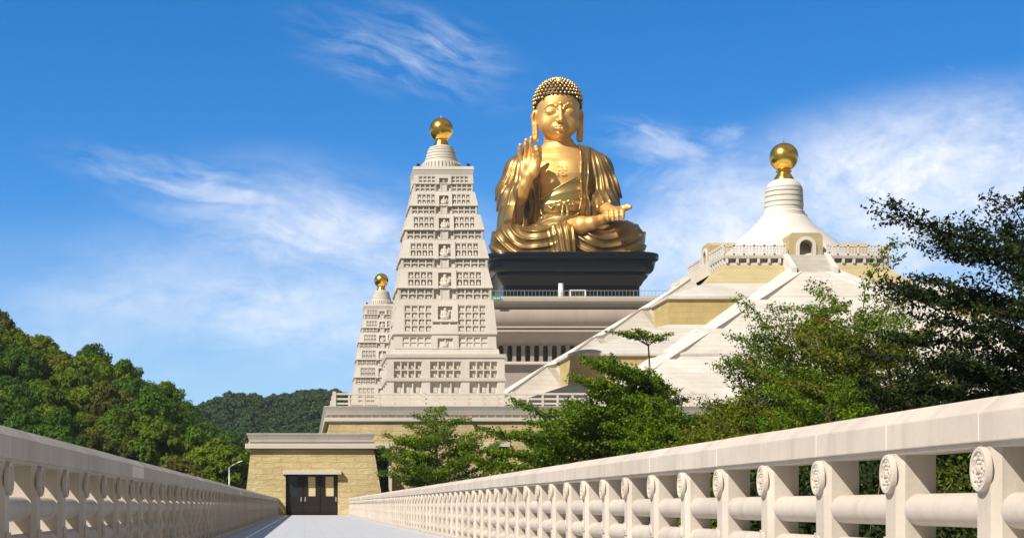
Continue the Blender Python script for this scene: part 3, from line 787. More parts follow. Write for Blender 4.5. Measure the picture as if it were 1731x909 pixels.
# ------------------------------------------------------------------ stepped white hall with the domed stupa on top
CX, CY = 64.4, 238.5
def stupa_hall():
    root = tag(empty('stupa_hall', (CX, CY, 0)), 'white and tan stepped pyramid hall with broad stairs, a bell shaped dome and gold orb', 'temple hall')
    sq = lambda m, s0, z0, s1, z1: m.frust(0, 0, s0, s0, z0, s1, s1, z1)
    # corner core: sloping marble between battered tan walls
    def band(name, mat, lst):
        m = MB()
        for a in lst: sq(m, *a)
        return m.build(name, mat, root)
    band('marble_slope', M['white'], [(50.5, 8.9, 33.8, 14.6)])
    band('tan_wall', M['tanb'], [(33.6, 14.0, 33.6, 18.0)])
    band('marble_slope', M['white'], [(33.9, 17.9, 33.9, 18.2), (33.9, 18.2, 19.7, 22.95)])
    band('tan_wall', M['tanb'], [(19.5, 22.3, 19.5, 26.3)])
    band('marble_slope', M['white'], [(19.8, 26.1, 19.8, 26.42), (19.8, 26.42, 13.75, 28.75)])
    m = MB(); fl = [(28.2, 13.7), (28.75, 13.6), (29.4, 12.55), (30.1, 11.6), (30.9, 10.85), (31.6, 10.45), (31.95, 10.3)]
    for (z0, s0), (z1, s1) in zip(fl, fl[1:]): sq(m, s0, z0, s1, z1)
    m.build('tan_wall', M['tans'], root)
    # terrace slab and frieze
    m = MB()
    sq(m, 10.75, 32.35, 10.85, 32.75); sq(m, 9.9, 31.4, 9.9, 32.36)
    m.build('terrace_slab', M['whitep'], root, bevel=0.03)
    def sidef(s):
        c, q = [(1, 0), (0, 1), (-1, 0), (0, -1)][s]
        return lambda u, d, z: (u * c + d * q, u * q - d * c, z)     # d outward (side 0 -> -Y)
    def bxs(m, f, u0, u1, d0, d1, z0, z1):
        m.hexa([f(u0, d1, z0), f(u1, d1, z0), f(u1, d0, z0), f(u0, d0, z0), f(u0, d1, z1), f(u1, d1, z1), f(u1, d0, z1), f(u0, d0, z1)])
    for s in range(4):
        f = sidef(s)
        for sg in (-1, 1):
            m = MB(); bxs(m, f, *sorted((sg * 10.4, sg * 3.2)), 9.9, 10.5, 31.45, 31.75)
            for i in range(6):
                u = sg * (3.4 + 6.8 * i / 5); bxs(m, f, u - 0.16, u + 0.16, 9.9, 10.72, 31.752, 32.349)
            m.build('bracket_frieze', M['whitep'], root)
    # terrace balustrade with a gap in front of each doorway
    bal = empty('terrace_balustrade', (0, 0, 0), parent=root)
    for s in range(4):
        f = sidef(s)
        for sg in (-1, 1):
            a, b = 2.75, 10.6; r = MB()
            for z0, z1, w in ((33.88, 34.05, 0.14), (33.2, 33.3, 0.07), (33.5, 33.6, 0.07), (32.76, 32.95, 0.14)):
                bxs(r, f, *sorted((sg * a, sg * b)), 10.55 - w, 10.55 + w, z0, z1)
            r.build('railing', M['whitep'], bal)
            n = 6
            for i in range(n + 1):
                m = MB(); u = sg * (a + (b - a) * i / n)
                bxs(m, f, u - 0.12, u + 0.12, 10.41, 10.69, 32.755, 34.18); bxs(m, f, u - 0.08, u + 0.08, 10.47, 10.63, 34.18, 34.28)
                if not (s % 2 and i == n): m.build('post', M['whitep'], bal)
                if i < n:
                    for j in (1, 2):
                        m = MB(); uu = sg * (a + (b - a) * (i + j / 3) / n); bxs(m, f, uu - 0.06, uu + 0.06, 10.49, 10.61, 32.952, 33.879)
                        m.build('baluster', M['whitep'], bal)
    # grand stairs: one per side, each spreading out as it comes down
    zs_, zz_ = [13.0], [38.75 - 0.6 * 13.0]
    for a in (20.5, 27.5, 34.5, 41.5):          # steep flights broken by short landings
        zs_ += [a, a + 1.1]; zz_ += [38.75 - 0.6 * (a + 1.1) + 0.04, 38.75 - 0.6 * (a + 1.1)]
    zs_.append(50.0); zz_.append(38.75 - 30.0)
    ztop = lambda s: float(np.interp(s, zs_, zz_))
    hw = lambda s: s - 10.9
    for s in range(4):
        f = sidef(s)
        st = MB(); pas = []
        SS = [13.9] + [q for a in (20.5, 27.5, 34.5, 41.5) for q in (a, a + 1.1)] + [49.5]
        for S, S1 in zip(SS, SS[1:]):
            w0, w1 = hw(S), hw(S1)
            st.add([f(-w0, S, ztop(S)), f(w0, S, ztop(S)), f(w1, S1, ztop(S1)), f(-w1, S1, ztop(S1))], [(3, 2, 1, 0)])
        # cheeks falling away to both sides
        for sg in (-1, 1):
            P = lambda S_, off, zz: f(sg * (hw(S_) + off * 0.707), S_ - off * 0.707, zz)
            q = [13.2, 20.5, 21.6, 27.5, 28.6, 34.5, 35.6, 41.5, 42.6, 49.5]; nq = len(q)
            top = [P(a, 0.45, ztop(a) - 0.05) for a in q]; bot = [P(a, 4.6, ztop(a) - 5.0) for a in q]
            fs = [(i, i + 1, nq + i + 1, nq + i) if sg < 0 else (i + 1, i, nq + i, nq + i + 1) for i in range(nq - 1)]
            st.add(top + bot, fs)
            # smooth coping along the edge
            a0 = [P(a, -1.3, ztop(a + 0.92) + 0.07) for a in q]; a1 = [P(a, 0.5, ztop(a - 0.35) + 0.07) for a in q]
            b0 = [P(a, -1.3, ztop(a + 0.92) - 0.5) for a in q]; b1 = [P(a, 0.5, ztop(a - 0.35) - 0.5) for a in q]
            rings = [[a0[i], a1[i], b1[i], b0[i]] for i in range(nq)]
            pa = MB(); pa.rings(rings if sg > 0 else rings[::-1]); pas.append(pa)
        o = st.build('grand_stair', M['white'], root)
        for pa in pas: pa.build('stair_coping', M['whitep'], o)
        # upper flight to the terrace
        st = MB(); n = 11
        for i in range(n):
            z1 = 30.2 + (32.74 - 30.2) * (i + 1) / n; s1 = 14.2 - (14.2 - 10.8) * i / n; s0 = 9.8
            bxs(st, f, -2.3, 2.3, s0, s1, z1 - 0.7, z1)
        o = st.build('upper_stair', M['white'], root)
        for sg in (-1, 1):
            pp = MB()
            u0, u1 = sorted((sg * 2.305, sg * 2.95))
            pp.hexa([f(u0, 14.6, 28.9), f(u1, 14.6, 28.9), f(u1, 10.3, 31.4), f(u0, 10.3, 31.4), f(u0, 14.6, 30.7), f(u1, 14.6, 30.7), f(u1, 10.3, 33.15), f(u0, 10.3, 33.15)])
            pp.build('stair_parapet', M['whitep'], o)
    # low balustrades down the upper flight of the left side
    # arched doorway blocks
    for s in range(4):
        f = sidef(s)
        blk = MB(); dd0, dd1 = 5.4, 10.55
        hwid = 2.15; ow = 0.86; zs = 33.9; zf = 32.755; zt = 35.65
        na = 12
        # walls with arched opening (front face as strips)
        arch = [(-ow, zf)] + [(-ow * math.cos(PI * i / na), zs + ow * math.sin(PI * i / na)) for i in range(na + 1)] + [(ow, zf)]
        ap = [f(u, dd1, z) for u, z in arch]; bk = [f(u, dd1 - 2.2, z) for u, z in arch]
        outer = [f(-hwid, dd1, zf)] + [f(-hwid + (2 * hwid) * i / na, dd1, zt if 0 < i < na else zt - 0.35) for i in range(na + 1)] + [f(hwid, dd1, zf)]
        nA = len(arch)
        fs = [(i, i + 1, nA + i + 1, nA + i)[::-1] for i in range(nA - 1)]
        blk.add(ap + outer, [(nA + i, nA + i + 1, i + 1, i)[::-1] for i in range(nA - 1)])
        blk.add(ap + bk, [(i, i + 1, nA + i + 1, nA + i)[::-1] for i in range(nA - 1)])
        blk.add([f(-1.2, dd1 - 2.2, zf), f(1.2, dd1 - 2.2, zf), f(1.2, dd1 - 2.2, zt - 0.3), f(-1.2, dd1 - 2.2, zt - 0.3)], [(0, 1, 2, 3)[::-1]])
        ob = [f(-hwid, dd0, zf)] + [f(-hwid + (2 * hwid) * i / na, dd0, zt if 0 < i < na else zt - 0.35) for i in range(na + 1)] + [f(hwid, dd0, zf)]
        blk.add(outer + ob, [(i, i + 1, nA + i + 1, nA + i)[::-1] for i in range(nA - 1)])
        o = blk.build('doorway_block', M['tans'], root)
        bpy.context.view_layer.update()
        # white surround
        sr = MB(); w = 0.42
        ri = arch; ro = [(-ow - w, zf)] + [(-(ow + w) * math.cos(PI * i / na), zs + (ow + w) * math.sin(PI * i / na)) for i in range(na + 1)] + [(ow + w, zf)]
        rings = [[f(a[0], dd1 + 0.16, a[1]), f(b[0], dd1 + 0.16, b[1]), f(b[0], dd1 - 0.05, b[1]), f(a[0] * 1.002, dd1 - 0.4, a[1])] for a, b in zip(ri, ro)]
        sr.rings(rings); sr.build('arch_surround', M['whitep'], o)
    # bell shaped dome
    prof = [(10.4, 32.7), (9.9, 33.0), (8.9, 33.75), (6.93, 35.7), (5.6, 36.8), (4.45, 37.7), (3.6, 38.6), (3.05, 39.35), (3.03, 39.5), (2.75, 39.55), (2.72, 39.95), (2.55, 40.1), (2.5, 40.6)]
    MB().lathe(prof, n=96).build('bell_dome', M['whitep'], root, auto=25)
    m = MB(); pr = [(2.45, 40.55)]
    zs = [40.6, 41.25, 42.0, 42.65, 43.15]
    for i in range(4):
        pr += [(2.44 - 0.03 * i, zs[i] + 0.001), (2.58 - 0.03 * i, zs[i] + 0.08), (2.55 - 0.03 * i, zs[i + 1] - 0.10), (2.38 - 0.03 * i, zs[i + 1] - 0.05)]
    pr += [(2.34, 43.15), (2.36, 43.3), (2.2, 43.6), (1.9, 44.0), (1.38, 44.3), (1.0, 44.34)]
    m.lathe(pr, n=72); m.build('ringed_drum', M['whitep'], root, auto=25)
    m = MB(); m.lathe([(1.36, 44.31), (1.3, 44.5), (0.98, 45.0), (0.82, 45.25), (0.82, 45.35), (1.04, 45.4), (1.04, 45.52), (0.84, 45.6), (0.82, 45.85)], n=56)
    m.ball((0, 0, 47.4), 1.9, 56, 30); m.tube([(0, 0, 49.25), (0, 0, 49.8)], [0.08, 0.03], 8)
    m.build('gold_orb', M['orb'], root, auto=40)
stupa_hall()

# ------------------------------------------------------------------ hall and black pedestal under the statue
YB = 312.0
KB = YB / FPX
BX = PX(972, YB)
def rrect(hx, hy, r, z, n=8, cx=0, cy=0):
    pts = []
    for qx, qy, a0 in ((1, -1, -90), (1, 1, 0), (-1, 1, 90), (-1, -1, 180)):
        for i in range(n + 1):
            a = R(a0 + 90 * i / n)
            pts.append((cx + qx * (hx - r) + r * math.cos(a), cy + qy * (hy - r) + r * math.sin(a), z))
    return pts
def main_hall():
    root = tag(empty('main_hall', (BX, YB + 16, 0)), 'taupe stone hall with bulging cornice and dark windows under the black pedestal', 'hall')
    k = (YB - 4) / FPX
    Zq = lambda py: EYE + (VY - py) * k
    hx, hy = 22.0, 20.0
    prof = [(565, -1.0), (560.5, -1.0), (560.4, 0.3), (557, 0.35), (554.5, 0.35), (554.4, -0.2), (552.6, -0.2), (552.5, 0.5), (549, 0.55), (548.8, -0.6), (546, -0.9)]
    m = MB()
    ring = lambda e, py: rrect(hx + e, hy + e, 2.2 + max(e, -1.5), Zq(py), 6)
    body = [(640, -3.4), (612, -3.4)]
    m.rings([ring(e, y) for y, e in body])
    m.build('lower_wall', M['hall'], root)
    m = MB(); m.rings([ring(e, y) for y, e in [(614, -2.6), (613, -2.4), (609, -2.4), (608.5, -2.8)]]); m.build('sill_course', M['pale'], root)
    # window storey: recessed dark openings between piers
    m = MB(); m.rings([ring(-4.3, 608.6), ring(-4.3, 580)]); m.build('window_glass', M['void'], root)
    z0, z1 = Zq(608.4), Zq(580.5)
    for i in range(-6, 8):
        xx = (PX(873.0 + 15.2 * i, YB - 4) - BX)
        if abs(xx) > hx - 3.6: continue
        m = MB(); m.box(xx - 0.33, xx + 0.33, -hy + 3.0, -hy + 4.6, z0, z1); m.box(xx - 0.45, xx + 0.45, -hy + 2.9, -hy + 4.4, z1 - 0.25, z1)
        m.build('window_pier', M['hall'], root)
    for i in range(-8, 9):
        for sx in (-1, 1): MB().box(*sorted((sx * (hx - 4.6), sx * (hx - 3.0))), i * 1.9 - 0.5, i * 1.9 + 0.5, z0, z1).build('window_pier', M['hall'], root)
    m = MB(); m.rings([ring(e, y) for y, e in [(580.6, -3.0), (576, -2.9), (572, -2.3), (566, -1.6), (562, -1.1), (560, -0.85)]]); m.build('cove', M['hall'], root, auto=40)
    m = MB(); m.rings([ring(e, y) for y, e in [(560.1, -0.9), (559.8, -0.25), (557.2, -0.2), (556.8, -0.8), (554.0, -0.8), (553.7, 0.0), (551.0, 0.05), (550.7, -0.6)]]); m.build('string_course', M['pale'], root)
    # bulging roll moulding
    pr = [(550.8, -0.75)]
    for i in range(13):
        a = -PI / 2 + PI * i / 12
        pr.append((534.5 - 16.0 * math.sin(a), -0.7 + 1.05 * math.cos(a)))
    m = MB(); m.rings([ring(e, y) for y, e in pr]); m.build('roll_moulding', M['hall'], root, auto=60)
    m = MB(); m.rings([ring(e, y) for y, e in [(518.6, -0.65), (513, -0.6), (510.5, 0.2), (509.5, 1.0), (504.5, 1.15), (502.5, 1.15)]]); m.build('roof_ledge', M['pale'], root)
    # fine railing on the ledge
    m = MB(); zr = Zq(502.4)
    n = 70
    for i in range(n + 1):
        xx = -hx + 2 * hx * i / n; big = i % 10 == 0
        m.box(xx - (0.05 if big else 0.022), xx + (0.05 if big else 0.022), -hy - 0.75, -hy - 0.69, zr, zr + 1.05)
    m.box(-hx, hx, -hy - 0.77, -hy - 0.67, zr + 1.05, zr + 1.12); m.box(-hx, hx, -hy - 0.75, -hy - 0.69, zr + 0.08, zr + 0.14)
    m.build('roof_railing', M['steel'], root)
    # tall stone block below, resting on the podium
    m = MB(); m.rings([ring(-3.2, 650), ring(-3.2, 640)]); m.rings([rrect(hx - 3.2, hy - 3.2, 1, -1.0, 6), rrect(hx - 3.2, hy - 3.2, 1, Zq(650), 6)]); m.build('plinth', M['hall'], root)
    # exit sign at the left end of the ledge
    s = tag(empty('roof_sign', (0, 0, 0)), 'small green sign at the left end of the hall roof ledge behind the pagoda', 'sign')
    s.location = (PX(840, YB - 6), YB - 5.4, Zq(505.5))
    MB().box(-0.75, 0.75, -0.06, 0.06, -0.26, 0.26).build('panel', M['greensign'], s)
    mm = MB()
    for a in (-0.5, -0.2, 0.15, 0.45): mm.box(a - 0.09, a + 0.09, -0.075, -0.061, -0.12, 0.12)
    mm.build('pale_mark', M['whitepaint'], s)
main_hall()
ZPED0 = EYE + (VY - 503) * (YB - 4) / FPX - 0.1
def pedestal():
    root = tag(empty('statue_pedestal', (BX, YB + 15, 0)), 'glossy black moulded pedestal with overhanging rim under the golden statue', 'pedestal')
    k = KB; Zq = lambda py: EYE + (VY - py) * k
    hy = 15.0
    pr = [(428.5, 146.5), (426, 147.5), (424.8, 146), (424.5, 140)]
    prof = [(479.5, 117), (478, 119), (470, 124), (465, 129), (462, 131), (461, 128.5), (458, 129), (456, 137), (452, 140), (446, 142), (440, 143), (437, 142.5), (436.5, 146), (435, 148.2), (431, 148.8), (427, 148.8), (425.2, 147.5), (424.8, 146)]
    m = MB()
    ring = lambda px, py: rrect(px * k, hy + (px - 148) * k, max(0.6, (px - 108) * k * 1.0), Zq(py), 10)
    m.rings([ring(px, py) for py, px in prof]); m.build('moulded_slab', M['black'], root, auto=40)
    m = MB(); m.rings([rrect(117 * k, hy - 31 * k, 1.2, ZPED0, 6), rrect(117 * k, hy - 31 * k, 1.2, Zq(479.6), 6)]); 
    fy = -(hy - 31 * k)
    for i in range(7):
        u = (-105 + 35 * i) * k
        m.box(u - 0.07, u + 0.07, fy - 0.06, fy + 0.1, ZPED0, Zq(480))
    m.build('base_wall', M['black'], root)
    xr = lambda px: PX(px, YB + 3) - BX
    # white column and white framed opening
    m = MB(); zc0, zc1 = ZPED0, Zq(476); m.lathe([(0.52, zc0), (0.52, zc0 + 0.5), (0.46, zc0 + 0.55), (0.46, (zc0 + zc1) / 2), (0.5, (zc0 + zc1) / 2 + 0.05), (0.46, (zc0 + zc1) / 2 + 0.1), (0.46, zc1)], c=(xr(947.5), fy - 0.75, 0), n=24)
    m.build('white_column', M['whitepaint'], root, auto=40)
    a, b = xr(963), xr(990.5); z0, z1 = Zq(503), Zq(486)
    m = MB()
    for u0, u1, q0, q1 in ((a, a + 0.22, z0, z1), (b - 0.22, b, z0, z1), (a + 0.22, b - 0.22, z1 - 0.22, z1), (a + 0.22, b - 0.22, z0 + 0.5, z0 + 0.6)):
        m.box(u0, u1, fy - 0.16, fy - 0.005, q0, q1)
    o = m.build('white_frame', M['whitepaint'], root)
    MB().box(a + 0.22, b - 0.22, fy - 0.06, fy - 0.004, z0 + 0.6, z1 - 0.22).build('dark_opening', M['dark'], o)
    MB().box(a + 0.22, b - 0.22, fy - 0.08, fy - 0.006, z0, z0 + 0.5).build('lower_panel', M['steel'], o)
pedestal()
# ------------------------------------------------------------------ sculpting by distance fields
def smin(a, b, k):
    h = np.clip(0.5 + 0.5 * (b - a) / k, 0, 1)
    return b + (a - b) * h - k * h * (1 - h)

class Clay:
    """block of clay: a signed distance grid; shapes are pressed in, then skinned"""
    def __init__(s, lo, hi, res):
        s.lo = np.array(lo, float); s.res = res
        n = np.ceil((np.array(hi, float) - s.lo) / res).astype(int) + 1
        s.ax = [(s.lo[i] + res * np.arange(n[i])).astype(np.float32) for i in range(3)]
        s.D = np.full(n, 40.0, np.float32)
    def win(s, lo, hi):
        sl = []
        for i in range(3):
            a = max(0, int(math.floor((lo[i] - s.lo[i]) / s.res))); b = min(len(s.ax[i]), int(math.ceil((hi[i] - s.lo[i]) / s.res)) + 1)
            sl.append(slice(a, max(a, b)))
        return tuple(sl)
    def xyz(s, sl):
        return s.ax[0][sl[0]][:, None, None], s.ax[1][sl[1]][None, :, None], s.ax[2][sl[2]][None, None, :]
    def put(s, fn, lo, hi, k=3.0, op='add', pad=14):
        sl = s.win([q - pad for q in lo], [q + pad for q in hi]); d = fn(*s.xyz(sl)).astype(np.float32)
        if op == 'add': s.D[sl] = smin(s.D[sl], d, k)
        elif op == 'cut': s.D[sl] = -smin(-s.D[sl], d, k)
        return s
    def keep(s, fn, k=1.0):
        d = fn(*s.xyz((slice(None),) * 3)); s.D = -smin(-s.D, -np.broadcast_to(d, s.D.shape).astype(np.float32), k)
        return s
    def cap(s, a, b, ra, rb=None, k=3.0, op='add', sq=None):
        rb = ra if rb is None else rb
        a = np.array(a, float); b = np.array(b, float); ba = b - a; L = float(ba @ ba) + 1e-9; r = max(ra, rb)
        def fn(x, y, z):
            h = np.clip(((x - a[0]) * ba[0] + (y - a[1]) * ba[1] + (z - a[2]) * ba[2]) / L, 0, 1)
            dx, dy, dz = x - a[0] - h * ba[0], y - a[1] - h * ba[1], z - a[2] - h * ba[2]
            return np.sqrt(dx * dx + dy * dy + dz * dz) - (ra + (rb - ra) * h)
        return s.put(fn, np.minimum(a, b) - r, np.maximum(a, b) + r, k, op)
    def chain(s, pts, rad, k=3.0, op='add'):
        if not hasattr(rad, '__len__'): rad = [rad] * len(pts)
        for i in range(len(pts) - 1): s.cap(pts[i], pts[i + 1], rad[i], rad[i + 1], k, op)
        return s
    def ell(s, c, r, k=3.0, op='add', rot=None):
        c = np.array(c, float); r = np.array(r, float); Q = None if rot is None else np.array(rot.inverted(), float)
        def fn(x, y, z):
            p = (x - c[0], y - c[1], z - c[2])
            if Q is not None: p = tuple(Q[i][0] * p[0] + Q[i][1] * p[1] + Q[i][2] * p[2] for i in range(3))
            k0 = np.sqrt((p[0] / r[0]) ** 2 + (p[1] / r[1]) ** 2 + (p[2] / r[2]) ** 2)
            k1 = np.sqrt((p[0] / r[0] ** 2) ** 2 + (p[1] / r[1] ** 2) ** 2 + (p[2] / r[2] ** 2) ** 2) + 1e-6
            return k0 * (k0 - 1) / k1
        m = r.max() if rot is not None else r
        return s.put(fn, c - m, c + m, k, op)
    def skin(s):
        D = s.D; S = D < 0
        nx, ny, nz = D.shape
        cnt = np.zeros((nx - 1, ny - 1, nz - 1), np.uint8)
        corners = [(i, j, k) for i in (0, 1) for j in (0, 1) for k in (0, 1)]
        for i, j, k in corners: cnt += S[i:nx - 1 + i, j:ny - 1 + j, k:nz - 1 + k]
        act = np.argwhere((cnt > 0) & (cnt < 8))
        idx = np.full(cnt.shape, -1, np.int32); idx[act[:, 0], act[:, 1], act[:, 2]] = np.arange(len(act))
        acc = np.zeros((len(act), 3)); num = np.zeros(len(act))
        cv = {c: D[act[:, 0] + c[0], act[:, 1] + c[1], act[:, 2] + c[2]].astype(float) for c in corners}
        for c in corners:
            for a in range(3):
                if c[a]: continue
                e = list(c); e[a] = 1; e = tuple(e)
                va, vb = cv[c], cv[e]; m = (va < 0) != (vb < 0)
                tt = va[m] / (va[m] - vb[m])
                p = np.tile(np.array(c, float), (m.sum(), 1)); p[:, a] += tt
                acc[m] += p; num[m] += 1
        V = s.lo + (act + acc / num[:, None]) * s.res
        F = []
        for a in range(3):
            b, c = (a + 1) % 3, (a + 2) % 3
            sl0 = [slice(None)] * 3; sl1 = [slice(None)] * 3
            sl0[a] = slice(0, -1); sl1[a] = slice(1, None)
            A, B = S[tuple(sl0)], S[tuple(sl1)]
            e = np.argwhere(A != B)
            ok = (e[:, b] > 0) & (e[:, c] > 0) & (e[:, b] < D.shape[b] - 1) & (e[:, c] < D.shape[c] - 1); e = e[ok]
            inside = A[e[:, 0], e[:, 1], e[:, 2]]
            q = []
            for db, dc in ((-1, -1), (0, -1), (0, 0), (-1, 0)):
                g_ = e.copy(); g_[:, b] += db; g_[:, c] += dc
                q.append(idx[g_[:, 0], g_[:, 1], g_[:, 2]])
            q = np.stack(q, 1); q[~inside] = q[~inside][:, ::-1]
            F.append(q)
        F = np.concatenate(F); F = F[(F >= 0).all(1)]
        return V, F
    def depth_at(s, u, v):
        """front-most surface w for a column (u, v)"""
        i = int(round((u - s.lo[0]) / s.res)); j = int(round((v - s.lo[1]) / s.res))
        col = s.D[i, j, :] < 0; k = np.nonzero(col)[0]
        return s.ax[2][k[-1]] if len(k) else None

# u right, v up, w towards the bridge; one unit = one measuring unit of KS metres
YS = 325.2
KS = 0.1095
SX, SZ = PX(960, YS), EYE + (VY - 424.8) * YB / FPX - 0.05
def statue():
    root = tag(empty('golden_statue', (SX, YS, SZ), -math.atan2(SX, YS)), 'giant gilded seated statue with one hand raised and one resting palm up on its knee', 'statue')
    def place(V): return np.stack([V[:, 0] * KS * (1 - 0.00045 * V[:, 2]), -V[:, 2] * KS, V[:, 1] * KS * 1.03], 1)
    def out(name, clay, mat, smooth=True, parent=None):
        V, F = clay.skin(); return mesh_np(name, place(V), F, mat, parent or root, smooth)
    AX = -15.0
    def loft(tab, cu=AX):
        vv = np.array([r[0] for r in tab], float); o = np.argsort(vv)
        aa, bb, cc = [np.array([r[i] for r in tab], float)[o] for i in (1, 2, 3)]; vv = vv[o]
        def fn(x, y, z, grow=0.0):
            a = np.interp(y, vv, aa) + grow; b = np.interp(y, vv, bb) + grow; c = np.interp(y, vv, cc)
            px, pz = (x - cu) / a, (z - c) / b
            r = np.sqrt(px * px + pz * pz + 1e-6)
            g_ = np.sqrt((px / a) ** 2 + (pz / b) ** 2) / r + 1e-6
            d = (r - 1) / g_
            return np.maximum(d, np.maximum(y - vv[-1], vv[0] - y) + 0 * x)
        return fn
    ridge = lambda ph, p=2.0: np.power(0.5 + 0.5 * np.cos(ph), p)
    # ---------------- bare body: chest, neck, head, forearms, hands, foot
    TOR = loft([(30, 54, 44, 0), (60, 52, 46, 4), (85, 50, 44, 6), (110, 54, 45, 6), (135, 58, 47, 6), (155, 57, 43, 4), (170, 50, 36, 1), (181, 41, 29, -2), (188, 31, 26, -3), (194, 25, 23.5, -3), (199, 23, 22, -2)])
    body = Clay((-130, 28, -60), (130, 202, 135), 1.0)
    body.put(lambda x, y, z: TOR(x, y, z), (-80, 30, -50), (50, 197, 60), 4)
    # pectorals and belly
    body.ell((AX - 19, 137, 38), (22, 20, 12), 10); body.ell((AX + 19, 137, 38), (22, 20, 12), 10); body.ell((AX, 96, 38), (34, 26, 16), 10)
    for v_, w_ in ((184, 25.5), (190.5, 22.2)):      # rings on the neck
        body.chain([(AX - 22, v_ + 2, w_ - 14), (AX - 12, v_, w_ - 2), (AX, v_ - 1.5, w_ + 1.2), (AX + 12, v_, w_ - 2), (AX + 22, v_ + 2, w_ - 14)], 0.3, 1.2, 'cut')
    # raised arm and hand (palm to the front)
    body.chain([(-92, 84, 32), (-78, 104, 62), (-72.5, 114, 70)], [15, 12.5, 9.5], 4)
    body.chain([(-72.5, 113, 70), (-66, 128, 73)], [9.5, 11], 5)
    body.ell((-65, 141, 73), (15.5, 17, 7.5), 5); body.ell((-75, 136, 76), (6, 13, 6), 4)
    body.ell((-55, 138, 77), (7.5, 13, 7), 4)                               # ball of the thumb
    for a in (((-78, 150, 73), (-80.5, 163, 75), (-80.5, 170, 79), (-80, 176, 82)), ((-71, 154, 73), (-71.5, 169, 75), (-71, 177, 78), (-70, 184, 80)),
              ((-63.5, 155, 73), (-63, 171, 74), (-62.5, 180, 77), (-61.5, 187.5, 79)), ((-56, 152, 73), (-54.5, 166, 78), (-53.5, 170.5, 85), (-52.5, 165, 91))):
        body.chain(a, [4.3, 3.9, 3.6, 3.0], 1.6)
    body.chain([(-52, 139, 76), (-48.5, 152, 83), (-50, 160, 88), (-51.5, 166, 90)], [6, 4.8, 4.2, 3.3], 2)
    # resting arm and hand (palm up on the knee)
    body.chain([(58, 92, 34), (62, 76, 62), (66, 69, 80)], [15, 12, 9], 4)
    body.chain([(66, 69, 78), (72, 66, 90)], [9.5, 10], 4)
    body.ell((78, 64, 97), (15, 7.5, 14), 5); body.ell((86, 66.5, 92), (9, 6.5, 10), 4)
    for a in (((67, 62, 104), (66, 59.5, 115), (66.5, 53.5, 121), (67, 49.5, 122)), ((74.5, 62, 106), (74.5, 59.5, 118), (75, 53, 124), (75.5, 48, 125)),
              ((82, 62, 106), (82.5, 59.5, 118), (83, 53, 124), (83.5, 48.5, 125)), ((89, 63, 104), (91, 61, 114), (91.5, 55, 120), (92, 51, 121))):
        body.chain(a, [4.8, 4.4, 4.0, 3.3], 1.6)
    body.chain([(86, 66, 92), (93, 69.5, 95), (99, 71, 99), (104, 70, 103)], [6.5, 5.2, 4.6, 3.6], 2)
    # upturned foot and ankle across the lap
    body.chain([(8, 44, 80), (23, 45, 93), (40, 47, 97), (56, 53, 92), (72, 58, 82)], [14, 13.5, 10, 7.5, 6], 5)
    # ---------------- head
    hd = Clay((-48, -34, -46), (48, 110, 60), 0.5)      # local, chin near v=6
    hd.ell((0, 66, -3), (35.5, 38, 40), 4)
    hd.ell((0, 42, 4), (32.8, 38, 33), 10)
    hd.ell((0, 14, 20), (14, 10, 14), 10); hd.ell((-18, 28, 16), (14, 16, 14), 9); hd.ell((18, 28, 16), (14, 16, 14), 9)
    hd.ell((0, 10.5, 31), (6.5, 5.0, 5), 5)
    hd.cap((0, -8, -4), (0, 22, -1), 23, 21.5, 6)
    # eye sockets, lids
    for sx in (-1, 1):
        hd.ell((sx * 14.5, 49.5, 38.5), (11, 6.2, 5.0), 7, 'cut')
        hd.ell((sx * 14.2, 46.5, 29.5), (9.6, 7.0, 6.6), 1.6)
        # closed lid line and lower lid
        hd.chain([(sx * 6.2, 44.0, 35.2), (sx * 10.5, 42.1, 36.4), (sx * 15, 41.4, 35.9), (sx * 19.5, 42.2, 33.4), (sx * 23.5, 44.6, 29.2)], [0.8, 1.0, 1.0, 0.9, 0.6], 0.7, 'cut')
        # high arched brow
        hd.chain([(sx * 4.4, 49.5, 36.8), (sx * 7.2, 55.2, 36.6), (sx * 13, 59.0, 34.9), (sx * 19, 58.2, 31.8), (sx * 25.5, 53.2, 27.0)], [1.0, 1.0, 0.9, 0.8, 0.5], 2.2)
    # nose
    hd.chain([(0, 52, 35.5), (0, 42, 38.2), (0, 34, 42.2), (0, 31, 43.5)], [2.9, 2.9, 3.6, 4.0], 2.4)
    for sx in (-1, 1):
        hd.ell((sx * 5.2, 30.6, 39.2), (3.0, 2.9, 4.0), 1.6); hd.ell((sx * 2.6, 28.0, 41.5), (1.3, 1.2, 1.6), 0.8, 'cut')
    # mouth
    hd.ell((0, 20.5, 33.6), (11, 7, 4.5), 6)
    hd.chain([(-10.4, 21.8, 33.8), (-4.5, 22.2, 38.8), (-1.2, 21.8, 39.6), (1.2, 21.8, 39.6), (4.5, 22.2, 38.8), (10.4, 21.8, 33.8)], [0.8, 1.35, 1.35, 1.35, 1.35, 0.8], 2.4)
    hd.chain([(-7.5, 18.6, 36.4), (-3, 17.3, 38.8), (3, 17.3, 38.8), (7.5, 18.6, 36.4)], [1.0, 2.0, 2.0, 1.0], 2.2)
    hd.chain([(-10.6, 21.8, 34.6), (-6, 20.0, 38.2), (0, 19.9, 40.2), (6, 20.0, 38.2), (10.6, 21.8, 34.6)], [0.25, 0.45, 0.45, 0.45, 0.25], 0.8, 'cut')
    hd.cap((0, 27.4, 40.5), (0, 24.4, 40.3), 1.2, 1.2, 1, 'cut'); hd.chain([(-5, 13.6, 37), (0, 12.8, 38.2), (5, 13.6, 37)], 1.5, 2, 'cut')
